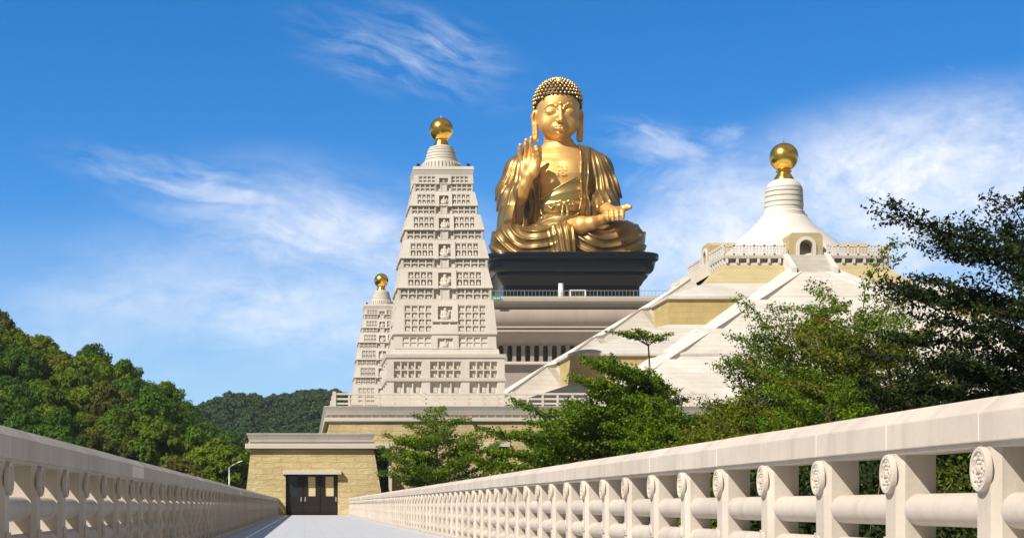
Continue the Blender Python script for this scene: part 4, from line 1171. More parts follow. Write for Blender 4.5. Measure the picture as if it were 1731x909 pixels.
    # cheek fold towards the corners of the smile
    for sx in (-1, 1): hd.chain([(sx * 8.4, 28.5, 39.5), (sx * 12.2, 24.5, 37.4), (sx * 13.6, 20.5, 35.4)], 0.35, 2.5, 'cut')
    hd.ell((0, 59.4, 37.4), (2.1, 2.1, 2.1), 0.5)                                            # mark on the brow
    # long ears
    for sx in (-1, 1):
        hd.chain([(sx * 34.5, 50, -5), (sx * 37.5, 44, -6), (sx * 37.0, 30, -3), (sx * 36.5, 14, -1), (sx * 36.2, 6, 0)], [6.2, 6.0, 5.2, 5.4, 5.6], 1.5)
        hd.ell((sx * 38.0, 44, -6), (4.6, 12, 8.5), 2)
        hd.ell((sx * 38.6, 42, 0.5), (2.2, 9, 4.5), 1, 'cut'); hd.cap((sx * 38.6, 34, 2.5), (sx * 38.0, 12, 4.0), 1.5, 1.9, 1, 'cut')
    hv, hf = hd.skin()
    yaw, pit = R(7), R(3)
    Rm = np.array(Matrix.Rotation(yaw, 3, 'Y') @ Matrix.Rotation(pit, 3, 'X'))
    HC = np.array([-17.0, 193.5, 2.0])
    headm = lambda V: (V * np.array([1.02, 0.965, 1.0])) @ Rm.T + HC
    bv, bf = body.skin()
    V = np.concatenate([bv, headm(hv)]); F = np.concatenate([bf, hf + len(bv)])
    mesh_np('body', place(V), F, M['skin'], root, True)
    # ---------------- hair: dark cap with rows of curls
    hc = Clay((-46, 36, -50), (46, 110, 50), 0.8)
    hc.ell((0, 66, -4), (38.0, 39.5, 41.5), 4)
    def hairline(x, y, z):     # keep what lies above/behind the hairline
        lim = 74.5 - 0.004 * x * x - 0.028 * np.maximum(np.abs(x) - 20, 0) ** 2
        front = lim - y
        side = 55 - y + 0 * x
        return np.where(z > -2, np.maximum(front, 0 * x - 99), np.where(z > -16, np.minimum(front, np.maximum(52 - y, -99)), 34 - y)) 
    hc.keep(lambda x, y, z: hairline(x, y, z), 1.0)
    v1, f1 = hc.skin()
    cap = mesh_np('hair', place(headm(v1)), f1, [M['hairbase'], M['curl']], root, True)
    # curls
    cu = MB(); C = np.array([0, 66, -4.0]); Rr = np.array([38.6, 40.1, 42.1])
    nrow = 12
    for r in range(nrow):
        th = R(4 + 96 * r / (nrow - 1))
        n = max(1, int(round(2 * PI * math.sin(th) * 38 / 6.8)))
        for i in range(n):
            ph = 2 * PI * (i + 0.5 * (r % 2)) / n
            d = np.array([math.sin(th) * math.sin(ph), math.cos(th), math.sin(th) * math.cos(ph)])
            p = C + d * Rr
            if hairline(p[0], p[1] - 1.0, p[2]) > 0: continue
            nn = d / Rr; nn /= np.linalg.norm(nn)
            # small snail shaped knob leaning out
            t1 = np.cross(nn, [0, 1, 0.01]); t1 /= np.linalg.norm(t1); t2 = np.cross(nn, t1)
            rs = []
            for rad, h in ((2.3, -0.8), (2.3, 1.0), (1.9, 2.5), (1.0, 3.4), (0.25, 3.7)):
                ring = [p + nn * h + (t1 * math.cos(q) + t2 * math.sin(q)) * rad for q in np.arange(8) * PI / 4]
                rs.append([tuple(x) for x in place(headm(np.array(ring)))])
            cu.rings(rs, cap=False)
    cu.m = [0 if (i % 32) < 8 else 1 for i in range(len(cu.m))]
    me_o = cu.build('curls', [M['hairbase'], M['curl']], cap, smooth=True)
    bump = MB(); bump.ball((0, 0, 0), 1, 20, 12)
    bb = np.array(bump.v) * np.array([6.2, 6.2, 4.6]) ; 
    bb = np.stack([bb[:, 0], bb[:, 2] + 98.5, bb[:, 1] + 20.5], 1); bump.v = [tuple(x) for x in place(headm(bb))]
    bump.build('topknot_jewel', M['skin'], cap, smooth=True)
    # ---------------- robe over shoulders and arms
    rb = Clay((-126, 34, -66), (96, 200, 100), 1.0)
    rb.put(lambda x, y, z: TOR(x, y, z, 4.5), (-80, 34, -50), (50, 186, 60), 4)
    rb.keep(lambda x, y, z: y - (187 - 0.0 * x) + 0 * x + 0 * z, 2)
    rb.chain([(-60, 164, -2), (-80, 148, 0), (-94, 112, 10), (-96, 92, 20)], [22, 25, 24, 21], 10)
    rb.chain([(-96, 94, 18), (-88, 98, 46), (-80, 106, 58)], [21, 18, 15], 7)
    # hanging sleeve of the raised arm
    slv = loft([(40, 25, 26, 36), (60, 23, 30, 38), (84, 21, 30, 38), (106, 17, 26, 36), (120, 12, 16, 32)], -93)
    rb.put(lambda x, y, z: slv(x, y, z), (-122, 40, 0), (-64, 122, 70), 7)
    # resting arm
    rb.chain([(30, 164, -2), (48, 147, 0), (60, 112, 8), (62, 92, 20)], [22, 25, 23, 22], 10)
    rb.chain([(62, 92, 18), (62, 82, 46), (63, 76, 60)], [22, 19, 15.5], 7)
    slv2 = loft([(44, 20, 28, 30), (60, 22, 30, 30), (84, 18, 26, 30), (100, 10, 14, 26)], 54)
    rb.put(lambda x, y, z: slv2(x, y, z), (30, 44, -4), (80, 100, 64), 8)
    # drapery folds: long soft ridges falling along arms and chest
    x, y, z = rb.xyz((slice(None),) * 3)
    wob = 2.2 * np.sin(y * 0.045 + 0.4) + 1.3 * np.sin(y * 0.11 + x * 0.05)
    amt = np.clip((182 - y) / 55, 0.2, 1.0)
    # fold lines fan out from the shoulders
    fr = np.arctan2(x - 30 - 0.10 * z, 228 - y); fl = np.arctan2(x + 60 + 0.10 * z, 228 - y)
    th = np.where(x > -15, fr, fl)
    th = th + 0.010 * np.sin(y * 0.06 + x * 0.03) + 0.006 * np.sin(y * 0.13)
    outer = np.clip((np.abs(x + 15) - 36) / 8, 0, 1)
    vary = 0.65 + 0.35 * np.sin(th * 31 + 0.8)
    disp = (ridge(th * 84 + 1.1 * np.sin(th * 17), 2.2) * 2.9 * vary + ridge(th * 41 + 0.6, 1.5) * 1.7) * amt * outer
    rb.D -= disp.astype(np.float32)
    # broad raised band of the collar on both sides of the chest
    def bandm(a, b): return np.clip((x - a) / 1.5, 0, 1) * np.clip((b - x) / 1.5, 0, 1) * np.clip((y - 60) / 10, 0, 1) * np.clip((z - 6) / 6, 0, 1)
    rb.D -= (2.6 * (bandm(18, 38) + bandm(-66, -46))).astype(np.float32)
    # opening on the chest, widest at the collar bones
    def opening(x, y, z):
        l = -46 + 0.03 * (y - 120); r = 20 + 0.02 * (y - 120)
        e = np.maximum(np.maximum(l - x, x - r), np.maximum(58 + 0.010 * (x + 13) ** 2 - y, 8 - z))
        return e
    rb.put(opening, (-60, 50, 0), (40, 210, 110), 1.5, 'cut', pad=2)
    # raised flat collar with a bead at the rim
    for ed in (((-50, 187, 16), (-49, 172, 33), (-48.5, 150, 45), (-48.5, 120, 49), (-48, 92, 50), (-44, 70, 54), (-30, 59, 58)),
               ((19, 187, 16), (21, 172, 33), (22.5, 150, 45), (22.5, 120, 49), (22.5, 92, 50), (18, 70, 54), (4, 60, 58))):
        q = []
        for (u, v, w_) in ed: q.append((u, v, w_))
        rb.chain(q, 1.5, 2.0)
    # sleeve openings
    rb.chain([(-72, 116, 72), (-74, 100, 66), (-78, 80, 66), (-80, 55, 62)], [11, 11, 10, 8], 2.0, 'cut')
    rb.cap((66, 70, 84), (63, 78, 56), 10, 9, 2.0, 'cut')
    rb.D = np.maximum(rb.D, (36 - y) + 0 * x + 0 * z)
    out('robe', rb, M['robe'])
    # ---------------- undergarment, sash, knot
    un = Clay((-72, 36, -10), (48, 150, 90), 1.0)
    un.put(lambda x, y, z: smin(TOR(x, y, z, 2.2), np.sqrt(((x - AX) / 34) ** 2 + ((y - 96) / 26) ** 2 + ((z - 38) / 18.5) ** 2) * 18 - 18, 8), (-70, 40, 0), (46, 140, 70), 2)
    x, y, z = un.xyz((slice(None),) * 3)
    un.D = np.maximum(un.D, np.maximum(y - (97 + np.clip(x + 46, 0, 80) * 0.54), 44 - y) + 0 * z)
    un.D = np.maximum(un.D, 6 - z + 0 * x + 0 * y)
    un.D -= (ridge((y - 0.25 * x) * 0.42, 2) * 0.8 * np.clip((y - 92) / 6, 0, 1)).astype(np.float32)
    un.D -= (1.6 * np.clip(1 - np.abs(y - (96 + np.clip(x + 46, 0, 80) * 0.54)) / 2.2, 0, 1)).astype(np.float32)
    un.D -= (2.4 * (np.abs(y - 80.5) < 7.5) + 1.0 * (np.abs(y - 88.5) < 1.2)).astype(np.float32)
    o = out('undergarment', un, M['cloth2'])
    kn = Clay((-36, 44, 40), (26, 100, 90), 0.7)
    wk = 64.0
    for sx in (-1, 1):
        kn.chain([(-5, 85, wk), (-5 + sx * 7, 88.5, wk + 1), (-5 + sx * 14, 87, wk - 1), (-5 + sx * 15, 82, wk - 2), (-5 + sx * 8, 82.5, wk)], [2.4, 2.0, 2.2, 2.0, 1.8], 1)
        kn.chain([(-5 + sx * 3, 83, wk + 1), (-5 + sx * 4.5, 70, wk + 1.5), (-5 + sx * 5, 58, wk + 2)], [2.0, 2.4, 2.8], 1)
    kn.ell((-5, 84.5, wk + 1.5), (4, 4, 3), 1)
    kn.chain([(-34, 84, 54), (-28, 78, 57), (-22, 84, 59)], 1, 1)
    out('sash_knot', kn, M['cloth2'], parent=o)
    ap = Clay((-70, 30, 10), (50, 76, 100), 1.0)
    ap.ell((-12, 52, 44), (44, 19, 30), 4); ap.ell((-10, 57, 52), (30, 12, 24), 5)
    x, y, z = ap.xyz((slice(None),) * 3)
    ap.D -= (ridge((y + 0.006 * (x + 12) ** 2) * 0.50, 2) * 1.3).astype(np.float32)
    out('apron', ap, M['robe'])
    # ---------------- crossed legs under the skirt
    lp = Clay((-138, -3, -80), (138, 72, 128), 1.0)
    lp.ell((-4, 12, -20), (100, 34, 52), 6)
    lp.chain([(30, 34, 10), (88, 26, 46), (92, 26, 52)], [30, 30, 28], 10)
    lp.ell((92, 27, 48), (36, 25, 38), 10); lp.chain([(92, 22, 62), (40, 16, 76), (-10, 10, 78)], [25, 23, 18], 10)
    j = int(np.argmin(np.abs(lp.ax[1] - 20))); lp.D[:, :j, :] = lp.D[:, j:j + 1, :]
    x, y, z = lp.xyz((slice(None),) * 3)
    front = np.clip((z - 8) / 42, 0, 1) * np.clip((62 - y) / 18, 0, 1)
    rr = np.sqrt(((x - 66) / 66) ** 2 + ((y - 60) / 52) ** 2 + 0 * z)
    d2 = (ridge(rr * 2 * PI / 0.25 + 0.8 * np.sin(x * 0.03) + 0.5 * np.sin(x * 0.09), 3.0) * 3.5 * np.clip((rr - 0.15) / 0.2, 0, 1)) * front * (x > 8)
    lp.D -= d2.astype(np.float32)
    lg = Clay((-138, -3, -80), (60, 72, 128), 1.0)
    lg.chain([(-60, 36, 10), (-92, 28, 42), (-98, 26, 50)], [30, 29, 27], 10)
    lg.ell((-94, 27, 48), (35, 25, 38), 10); lg.chain([(-98, 24, 60), (-50, 22, 86), (-6, 26, 88)], [25, 24, 22], 10)
    lg.chain([(-6, 30, 84), (-2, 12, 92), (0, -4, 96)], [21, 18, 17], 8)
    j = int(np.argmin(np.abs(lg.ax[1] - 20))); lg.D[:, :j, :] = lg.D[:, j:j + 1, :]
    x, y, z = lg.xyz((slice(None),) * 3)
    front = np.clip((z - 8) / 42, 0, 1) * np.clip((62 - y) / 18, 0, 1)
    rr = np.sqrt(((x + 50) / 69) ** 2 + ((y - 62) / 56) ** 2 + 0 * z)
    d1 = (ridge(rr * 2 * PI / 0.235 + 0.9 * np.sin(x * 0.035 + 1) + 0.5 * np.sin(x * 0.10), 3.0) * 3.6 * np.clip((rr - 0.12) / 0.2, 0, 1)) * front
    # long vertical pleats of the hem hanging at the middle
    hem = np.clip((x + 40) / 26, 0, 1)
    d1 = d1 * (1 - hem) + hem * ridge((x + 0.10 * (y - 30) * np.clip((30 - x) / 60, 0, 1) * 3) * 0.62, 2.2) * 3.2
    lg.D -= (d1 * np.clip((z + 6) / 20, 0, 1)).astype(np.float32)
    lg.D = np.maximum(lg.D, x - 19.5 + 0 * y + 0 * z)
    for c in (lp, lg):
        x, y, z = c.xyz((slice(None),) * 3); c.D = np.maximum(c.D, 0.6 - y + 0 * x + 0 * z)
    out('skirt', lp, M['robe']); out('skirt', lg, M['robe'])
    # ---------------- emblem on the chest: the mirrored four-armed Buddhist sign
    em = MB(); cu_, cv_, ar, th = -10.0, 139.0, 8.2, 1.25
    def dep(u, v):
        return max(q for q in (body.depth_at(u + a, v) for a in (-1, 0, 1)) if q is not None)
    def bar(u0, u1, v0, v1):
        n = max(1, int(max(u1 - u0, v1 - v0) / 2.0))
        for i in range(n):
            if u1 - u0 > v1 - v0: a0, a1, b0, b1 = u0 + (u1 - u0) * i / n, u0 + (u1 - u0) * (i + 1) / n, v0, v1
            else: a0, a1, b0, b1 = u0, u1, v0 + (v1 - v0) * i / n, v0 + (v1 - v0) * (i + 1) / n
            pts = []
            for dw in (-3.0, 1.6):
                for (a, b) in ((a0, b0), (a1, b0), (a1, b1), (a0, b1)): pts.append((a, b, dep(a, b) + dw))
            q = place(np.array(pts)); em.hexa([tuple(p) for p in (q[0], q[1], q[5], q[4], q[3], q[2], q[6], q[7])])
    bar(cu_ - th, cu_ + th, cv_ - ar, cv_ + ar)
    bar(cu_ - ar, cu_ - th, cv_ - th, cv_ + th); bar(cu_ + th, cu_ + ar, cv_ - th, cv_ + th)
    bar(cu_ - ar, cu_ - th, cv_ + ar - 2 * th, cv_ + ar); bar(cu_ + th, cu_ + ar, cv_ - ar, cv_ - ar + 2 * th)
    bar(cu_ + ar - 2 * th, cu_ + ar, cv_ + th, cv_ + ar); bar(cu_ - ar, cu_ - ar + 2 * th, cv_ - ar, cv_ - th)
    em.build('chest_emblem', M['skin'], root)
statue()
# ------------------------------------------------------------------ foliage builders
M['leaf_green'] = leaf_mat('leaf_fresh_green', [(0.024, 0.065, 0.004), (0.095, 0.180, 0.006), (0.27, 0.33, 0.014)], 0.35, 0.6)
M['leaf_olive'] = leaf_mat('leaf_olive', [(0.04, 0.060, 0.005), (0.12, 0.15, 0.010), (0.28, 0.27, 0.018)], 0.35, 0.6)
M['leaf_brown'] = leaf_mat('leaf_mixed_brown', [(0.03, 0.062, 0.006), (0.095, 0.125, 0.010), (0.21, 0.15, 0.04)], 0.35, 0.6)
M['leaf_dark'] = leaf_mat('leaf_shade_dark', [(0.008, 0.017, 0.005), (0.014, 0.026, 0.006), (0.030, 0.044, 0.007)], 0.06, 0.7)  # shade over the right-edge tree is put into this leaf colour
M['leaf_hill'] = leaf_mat('leaf_hill_dark', [(0.016, 0.050, 0.006), (0.045, 0.110, 0.009), (0.11, 0.185, 0.012)], 0.22, 0.7, objvar=0.4)
M['leaf_hilly'] = leaf_mat('leaf_hill_yellowish', [(0.030, 0.062, 0.004), (0.085, 0.140, 0.006), (0.19, 0.225, 0.010)], 0.22, 0.7, objvar=0.4)
M['leaf_hillo'] = leaf_mat('leaf_hill_brownish', [(0.04, 0.050, 0.006), (0.09, 0.10, 0.012), (0.17, 0.15, 0.025)], 0.22, 0.7, objvar=0.4)
M['leaf_far'] = leaf_mat('leaf_far_hill', [(0.014, 0.036, 0.014), (0.032, 0.072, 0.024), (0.066, 0.112, 0.034)], 0.15, 0.7)

def unit(v): return v / (np.linalg.norm(v, axis=-1, keepdims=True) + 1e-9)

def leaf_quads(P, N, size, aspect=0.5, r=None, jit=0.35):
    """rhombic leaves at points P with normals N"""
    r = r or rng
    n = len(P); s = size * (1 + jit * (r.random(n) * 2 - 1))
    a = r.normal(size=(n, 3)); d = unit(np.cross(N, a)); e = np.cross(unit(N), d)
    s = s[:, None]
    V = np.stack([P - d * s * 0.5, P + e * s * 0.5 * aspect, P + d * s * 0.5, P - e * s * 0.5 * aspect], 1).reshape(-1, 3)
    F = np.arange(4 * n).reshape(n, 4)
    return V, F

class Wood:
    def __init__(s): s.V = []; s.F = []; s.n = 0
    def limb(s, pts, rad, k=5):
        pts = np.asarray(pts, float); n = len(pts)
        d = np.gradient(pts, axis=0); d = unit(d)
        ref = np.where(np.abs(d[:, 2:3]) > 0.9, np.array([[1.0, 0, 0]]), np.array([[0, 0, 1.0]]))
        a = unit(np.cross(d, ref)); b = np.cross(d, a)
        q = np.arange(k) * 2 * PI / k
        rad = np.asarray(rad, float)[:, None, None]
        V = pts[:, None, :] + rad * (a[:, None, :] * np.cos(q)[None, :, None] + b[:, None, :] * np.sin(q)[None, :, None])
        i = np.arange(n - 1)[:, None] * k; j = np.arange(k)[None, :]; j2 = (j + 1) % k
        F = np.stack([i + j, i + j2, i + k + j2, i + k + j], -1).reshape(-1, 4) + s.n
        s.V.append(V.reshape(-1, 3)); s.F.append(F); s.n += n * k
    def build(s, name, mat, parent): return mesh_np(name, np.concatenate(s.V), np.concatenate(s.F), mat, parent, True)

def spray_tree(name, label, cat, loc, h, crown, leafm, barkm, seed, group=None, nb=26, leaf=0.13, trunk_r=0.14, t0=0.25, rise=0.35, twig=0.30, lpt=5, stems=1, bend=0.25, flat=0.35, lean=(0, 0), curve=0.0, droop=0.0, az=None, thick=0.06):
    """tree with layered sprays: limbs leave the trunk in all directions and carry fans of leafy twigs.
    crown(t): reach of a limb leaving at relative height t"""
    r = np.random.default_rng(seed)
    root = tag(empty(name, loc), label, cat, group)
    wd = Wood(); LP = []; LN = []
    for st in range(stems):
        sa = r.random() * 6.28
        sp = np.array([math.cos(sa), math.sin(sa)]) * (0.0 if stems == 1 else 0.35 * h)
        hh = h * (1 - (0.25 * r.random() if st else 0))
        n = 9; tt = np.linspace(0, 1, n)
        off = np.cumsum(r.normal(size=(n, 2)) * 0.02 * h, 0); off -= off[0]
        axis = np.stack([off[:, 0] + lean[0] * h * tt + sp[0] * tt ** 1.2, off[:, 1] + lean[1] * h * tt + sp[1] * tt ** 1.2, hh * tt], 1)
        wd.limb(axis, trunk_r * (1 - 0.9 * tt) + 0.012, 7)
        for i in range(nb // stems):
            t = t0 + (1 - t0) * ((i + r.random()) / (nb // stems)) ** 0.9
            t = min(t, 0.995)
            base = np.array([np.interp(t, tt, axis[:, k]) for k in range(3)])
            a = (i * 2.399 + r.normal() * 0.4) if az is None else az[0] + (r.random() - 0.5) * az[1]
            L = crown(t) * (0.7 + 0.45 * r.random())
            if L < 0.15: continue
            ri = rise * (0.6 + 0.8 * r.random()) + 0.5 * max(0, t - 0.8) * 5 * rise
            ns = 7; ss = np.linspace(0, 1, ns)
            da = r.normal() * bend
            ang = a + da * ss
            hd = np.stack([np.cos(ang), np.sin(ang)], 1) * (L / (ns - 1))
            up = (math.tan(ri) * (1 - ss * (0.75 + droop)) + curve * ss) * (L / (ns - 1))
            P = np.concatenate([np.zeros((1, 3)), np.cumsum(np.concatenate([hd, up[:, None]], 1)[:-1], 0)], 0) + base
            P[1:] += r.normal(size=(ns - 1, 3)) * 0.025 * L
            br = max(0.008, trunk_r * 0.38 * (1 - 0.6 * t) * min(1, L / 2.5))
            wd.limb(P, br * (1 - 0.85 * ss) + 0.004, 5)
            # twigs in a flat fan both sides
            nt = max(4, int(L / twig * 2))
            for j in range(nt):
                s = 0.18 + 0.82 * (j + r.random() * 0.8) / nt; s = min(s, 1.0)
                p = np.array([np.interp(s, ss, P[:, k]) for k in range(3)])
                aa = np.interp(s, ss, ang) + (1 if j % 2 else -1) * (0.5 + 0.5 * r.random())
                tl = (0.18 + 0.42 * (1 - s) + 0.12 * r.random()) * min(L, 2.6) * 0.75 + 0.12
                d = np.array([math.cos(aa), math.sin(aa), 0.10 + 0.35 * r.normal() * flat])
                m = max(2, int(tl / (leaf * 0.8)))
                q = np.linspace(0, 1, m + 1)[:, None]
                tw = p + d * tl * q + np.array([0, 0, 0.12 * tl]) * q ** 2
                wd.limb(tw[[0, m // 2 if m > 2 else 1, m]], [0.006 + br * 0.12, 0.005, 0.003], 3)
                k = lpt
                c = np.repeat(tw[1:], k, 0)
                c = c + r.normal(size=c.shape) * np.array([leaf * 0.65, leaf * 0.65, leaf * 0.35 + thick * 0.5])
                LP.append(c); nn = r.normal(size=c.shape) * 0.7; nn[:, 2] += 0.55; LN.append(unit(nn))
    LP = np.concatenate(LP); LN = np.concatenate(LN)
    V, F = leaf_quads(LP, LN, leaf, 0.52, r)
    wd.build('trunk', barkm, root)
    mesh_np('crown', V, F, leafm, root)
    return root, LP

def at(px, Y, z=GZ): return (PX(px, Y), Y, z)

# young layered tree in front of the podium, beside the gatehouse
dome = lambda t: 4.6 * (1 - t) ** 0.62 * min(1, (t - 0.05) * 3.2) + 0.3
lo_, hi_ = GZ, PZ(684, 112)
spray_tree('young_tree', 'young layered tree with a sparse feathery top in front of the podium, beside the gatehouse', 'tree', at(752, 112), hi_ - GZ - 0.3,
           lambda t: (4.1 if t < 0.62 else 4.1 * ((1 - t) / 0.38) ** 0.7 * 0.62) * (0.85 + 0.15 * math.sin(t * 40)) + 0.25, M['leaf_green'], M['bark'], 11, nb=64, leaf=0.15, trunk_r=0.16, t0=0.22, rise=0.42, twig=0.30, lpt=5, flat=0.3)
spray_tree('slender_sapling', 'thin nearly bare sapling standing beside the dense green tree against the tan podium wall', 'tree', at(893, 108), 5.2,
           lambda t: 1.7 * (1 - t) ** 0.7 + 0.3, M['leaf_olive'], M['bark'], 12, nb=16, leaf=0.10, trunk_r=0.06, t0=0.3, rise=0.75, twig=0.5, lpt=1)
# dense bright green tree in the middle
spray_tree('dense_green_tree', 'dense bright green spreading tree overlapping the foot of the white stairs', 'tree', at(1030, 88), PZ(672, 88) - GZ,
           lambda t: 5.6 * (1 - abs(t - 0.45) ** 1.7 * 2.0) * (0.8 if t > 0.8 else 1) + 0.2, M['leaf_green'], M['bark'], 21, nb=85, leaf=0.17, trunk_r=0.2, t0=0.12, rise=0.35, twig=0.26, lpt=6, stems=3)
# umbrella-topped sapling rising out of it
def umbrella_sapling():
    Y = 84; px = 1096
    root = tag(empty('umbrella_sapling', at(px, Y)), 'slender sapling with a flat umbrella shaped top rising above the dense green tree', 'tree')
    r = np.random.default_rng(5); wd = Wood(); LP = []
    H = PZ(577, Y) - GZ; k = Y / FPX
    wd.limb([(0.35, 0, 0), (0.3, 0, H * 0.4), (0.1, 0, H * 0.8), (0, 0, H * 0.985)], [0.08, 0.07, 0.05, 0.035], 6)
    arms = [(-64, 26, 0.5), (34, 19, -0.5), (-28, 24, -0.9), (16, 20, 0.8), (-44, 24, 0.0), (26, 12, 0.2), (-10, 26, 0.4), (-52, 20, -0.5)]
    for dxp, dzp, yy in arms:
        e = np.array([dxp * k, yy, dzp * k]); q = np.linspace(0, 1, 7)[:, None]
        P = np.array([0, 0, H * 0.98]) + e * q * np.array([1, 1, 1]) + np.array([0, 0, 0.10]) * np.sin(q * PI) + r.normal(size=(7, 3)) * 0.02
        wd.limb(P, np.linspace(0.025, 0.006, 7), 4)
        for s in np.linspace(0.35, 1.0, 16):
            p = np.array([np.interp(s, q[:, 0], P[:, i]) for i in range(3)])
            c = p + r.normal(size=(13, 3)) * np.array([0.15, 0.15, 0.05]); LP.append(c)
    LP = np.concatenate(LP); nn = r.normal(size=LP.shape) * 0.5; nn[:, 2] += 1
    V, F = leaf_quads(LP, unit(nn), 0.13, 0.55, r)
    wd.build('trunk', M['bark'], root); mesh_np('crown', V, F, M['leaf_green'], root)
umbrella_sapling()
# long spray leaning left out of the dense tree
spray_tree('leaning_tree', 'leaning tree whose long leafy spray reaches left across the tan corner block', 'tree', at(1150, 82), PZ(668, 82) - GZ,
           lambda t: 4.6 if t > 0.7 else 2.2, M['leaf_green'], M['bark'], 33, nb=22, leaf=0.15, trunk_r=0.13, t0=0.45, rise=0.30, twig=0.22, lpt=7, az=(PI, 1.5), curve=0.12)
# sparse brownish trees before the stairs
spray_tree('sparse_tree', 'sparse brown tinged tree in front of the broad white stairs', 'tree', at(1300, 72), PZ(585, 72) - GZ,
           lambda t: 2.7 * (1 - abs(t - 0.6) ** 1.5 * 1.6) + 0.25, M['leaf_brown'], M['bark'], 41, nb=60, leaf=0.125, trunk_r=0.15, t0=0.2, rise=0.68, twig=0.28, lpt=4, stems=3)
spray_tree('green_tree', 'tall mid green tree whose top reaches up to the terrace wall of the stupa', 'tree', at(1395, 66), PZ(545, 66) - GZ,
           lambda t: 2.9 * (1 - abs(t - 0.6) ** 1.5 * 1.6) + 0.25, M['leaf_green'], M['bark'], 42, nb=62, leaf=0.125, trunk_r=0.16, t0=0.2, rise=0.62, twig=0.27, lpt=5, stems=3)
spray_tree('olive_tree', 'olive yellow tree below the near dark tree', 'tree', at(1520, 58), PZ(580, 58) - GZ,
           lambda t: 2.6 * (1 - abs(t - 0.6) ** 1.5 * 1.6) + 0.25, M['leaf_olive'], M['bark'], 43, nb=60, leaf=0.115, trunk_r=0.14, t0=0.15, rise=0.6, twig=0.26, lpt=5, stems=3)
spray_tree('bushy_tree', 'low bushy green tree between the leaning tree and the sparse brown tinged tree', 'tree', at(1185, 76), PZ(700, 76) - GZ,
           lambda t: 3.6 * (1 - abs(t - 0.5) ** 1.6 * 1.8) + 0.3, M['leaf_green'], M['bark'], 61, nb=80, leaf=0.14, trunk_r=0.12, t0=0.1, rise=0.45, twig=0.24, lpt=7, stems=3)
spray_tree('bushy_tree', 'low bushy olive tree at the foot of the tall mid green tree', 'tree', at(1330, 60), PZ(715, 60) - GZ,
           lambda t: 2.8 * (1 - abs(t - 0.5) ** 1.6 * 1.8) + 0.3, M['leaf_olive'], M['bark'], 62, nb=76, leaf=0.12, trunk_r=0.10, t0=0.1, rise=0.5, twig=0.22, lpt=6, stems=3)
spray_tree('bushy_tree', 'low dark green tree just over the coping below the olive yellow tree', 'tree', at(1470, 50), PZ(690, 50) - GZ,
           lambda t: 2.4 * (1 - abs(t - 0.5) ** 1.6 * 1.8) + 0.3, M['leaf_green'], M['barkd'], 63, nb=76, leaf=0.10, trunk_r=0.10, t0=0.1, rise=0.5, twig=0.22, lpt=6, stems=3)
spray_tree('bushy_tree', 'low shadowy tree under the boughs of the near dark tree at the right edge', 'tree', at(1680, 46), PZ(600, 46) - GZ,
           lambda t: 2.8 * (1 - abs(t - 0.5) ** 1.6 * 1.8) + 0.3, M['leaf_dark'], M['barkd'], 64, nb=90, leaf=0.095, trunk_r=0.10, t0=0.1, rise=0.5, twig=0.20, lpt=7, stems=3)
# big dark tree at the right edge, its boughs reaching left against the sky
spray_tree('dark_tree', 'large shade-darkened tree reaching its boughs against the sky beside the bridge', 'tree', at(1800, 40), PZ(440, 40) - GZ,
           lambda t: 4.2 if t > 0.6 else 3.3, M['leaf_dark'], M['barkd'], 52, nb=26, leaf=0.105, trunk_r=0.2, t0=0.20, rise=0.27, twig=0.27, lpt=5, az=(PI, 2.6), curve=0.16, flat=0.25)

# low shrubs between the trees and the bridge
def shrub_mesh(seed, n=9000, leaf=0.06):
    r = np.random.default_rng(seed)
    wd = Wood(); LP = []
    for i in range(26):
        a = r.random() * 6.28; u = r.random() ** 0.5; hgt = 0.7 + 0.9 * (1 - 0.5 * u * u) * (0.6 + 0.6 * r.random())
        e = np.array([math.cos(a) * u * 1.3, math.sin(a) * u * 1.3, hgt]); q = np.linspace(0, 1, 5)[:, None]
        P = e * np.concatenate([q, q, q ** 0.8], 1) + r.normal(size=(5, 3)) * 0.04
        wd.limb(P, np.linspace(0.022, 0.006, 5), 4)
        m = n // 26
        s = 0.35 + 0.65 * r.random(m) ** 0.7
        c = np.stack([np.interp(s, q[:, 0], P[:, k]) for k in range(3)], 1) + r.normal(size=(m, 3)) * 0.16
        LP.append(c)
    LP = np.concatenate(LP); nn = r.normal(size=LP.shape); nn[:, 2] = np.abs(nn[:, 2]) + 0.4
    return wd, leaf_quads(LP, unit(nn), leaf, 0.55, r)
protos = []
def shrubs():
    r = np.random.default_rng(99)
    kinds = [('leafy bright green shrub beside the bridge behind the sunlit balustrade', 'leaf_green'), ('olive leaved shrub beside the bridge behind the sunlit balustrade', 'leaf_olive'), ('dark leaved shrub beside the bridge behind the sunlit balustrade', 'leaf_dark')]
    P = []
    for k, (lab, mt) in enumerate(kinds):
        root = tag(empty('leafy_shrub', (0, 0, 0)), lab, 'shrub', 'shrubs beside the bridge')
        wd, (V, F) = shrub_mesh(200 + k)
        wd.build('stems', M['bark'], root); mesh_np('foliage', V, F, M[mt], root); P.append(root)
    used = [False] * 3
    yy = 9.0
    while yy < 92:
        for lat in ([6.3, 8.4] if yy < 40 else [6.4, 9.0, 12.5]):
            k = int(r.choice([0, 1, 2, 2] if yy > 24 else [1, 2, 2, 2]))
            o = P[k] if not used[k] else copy_tree(P[k]); used[k] = True
            s = 0.95 + 0.35 * r.random()
            o.location = (lat + 0.5 * r.normal(), yy + r.normal() * 0.5, GZ); o.scale = (s, s, s * (0.95 + 0.4 * r.random())); o.rotation_euler = (0, 0, r.random() * 6.28)
        yy += 2.3 + yy * 0.025
shrubs()
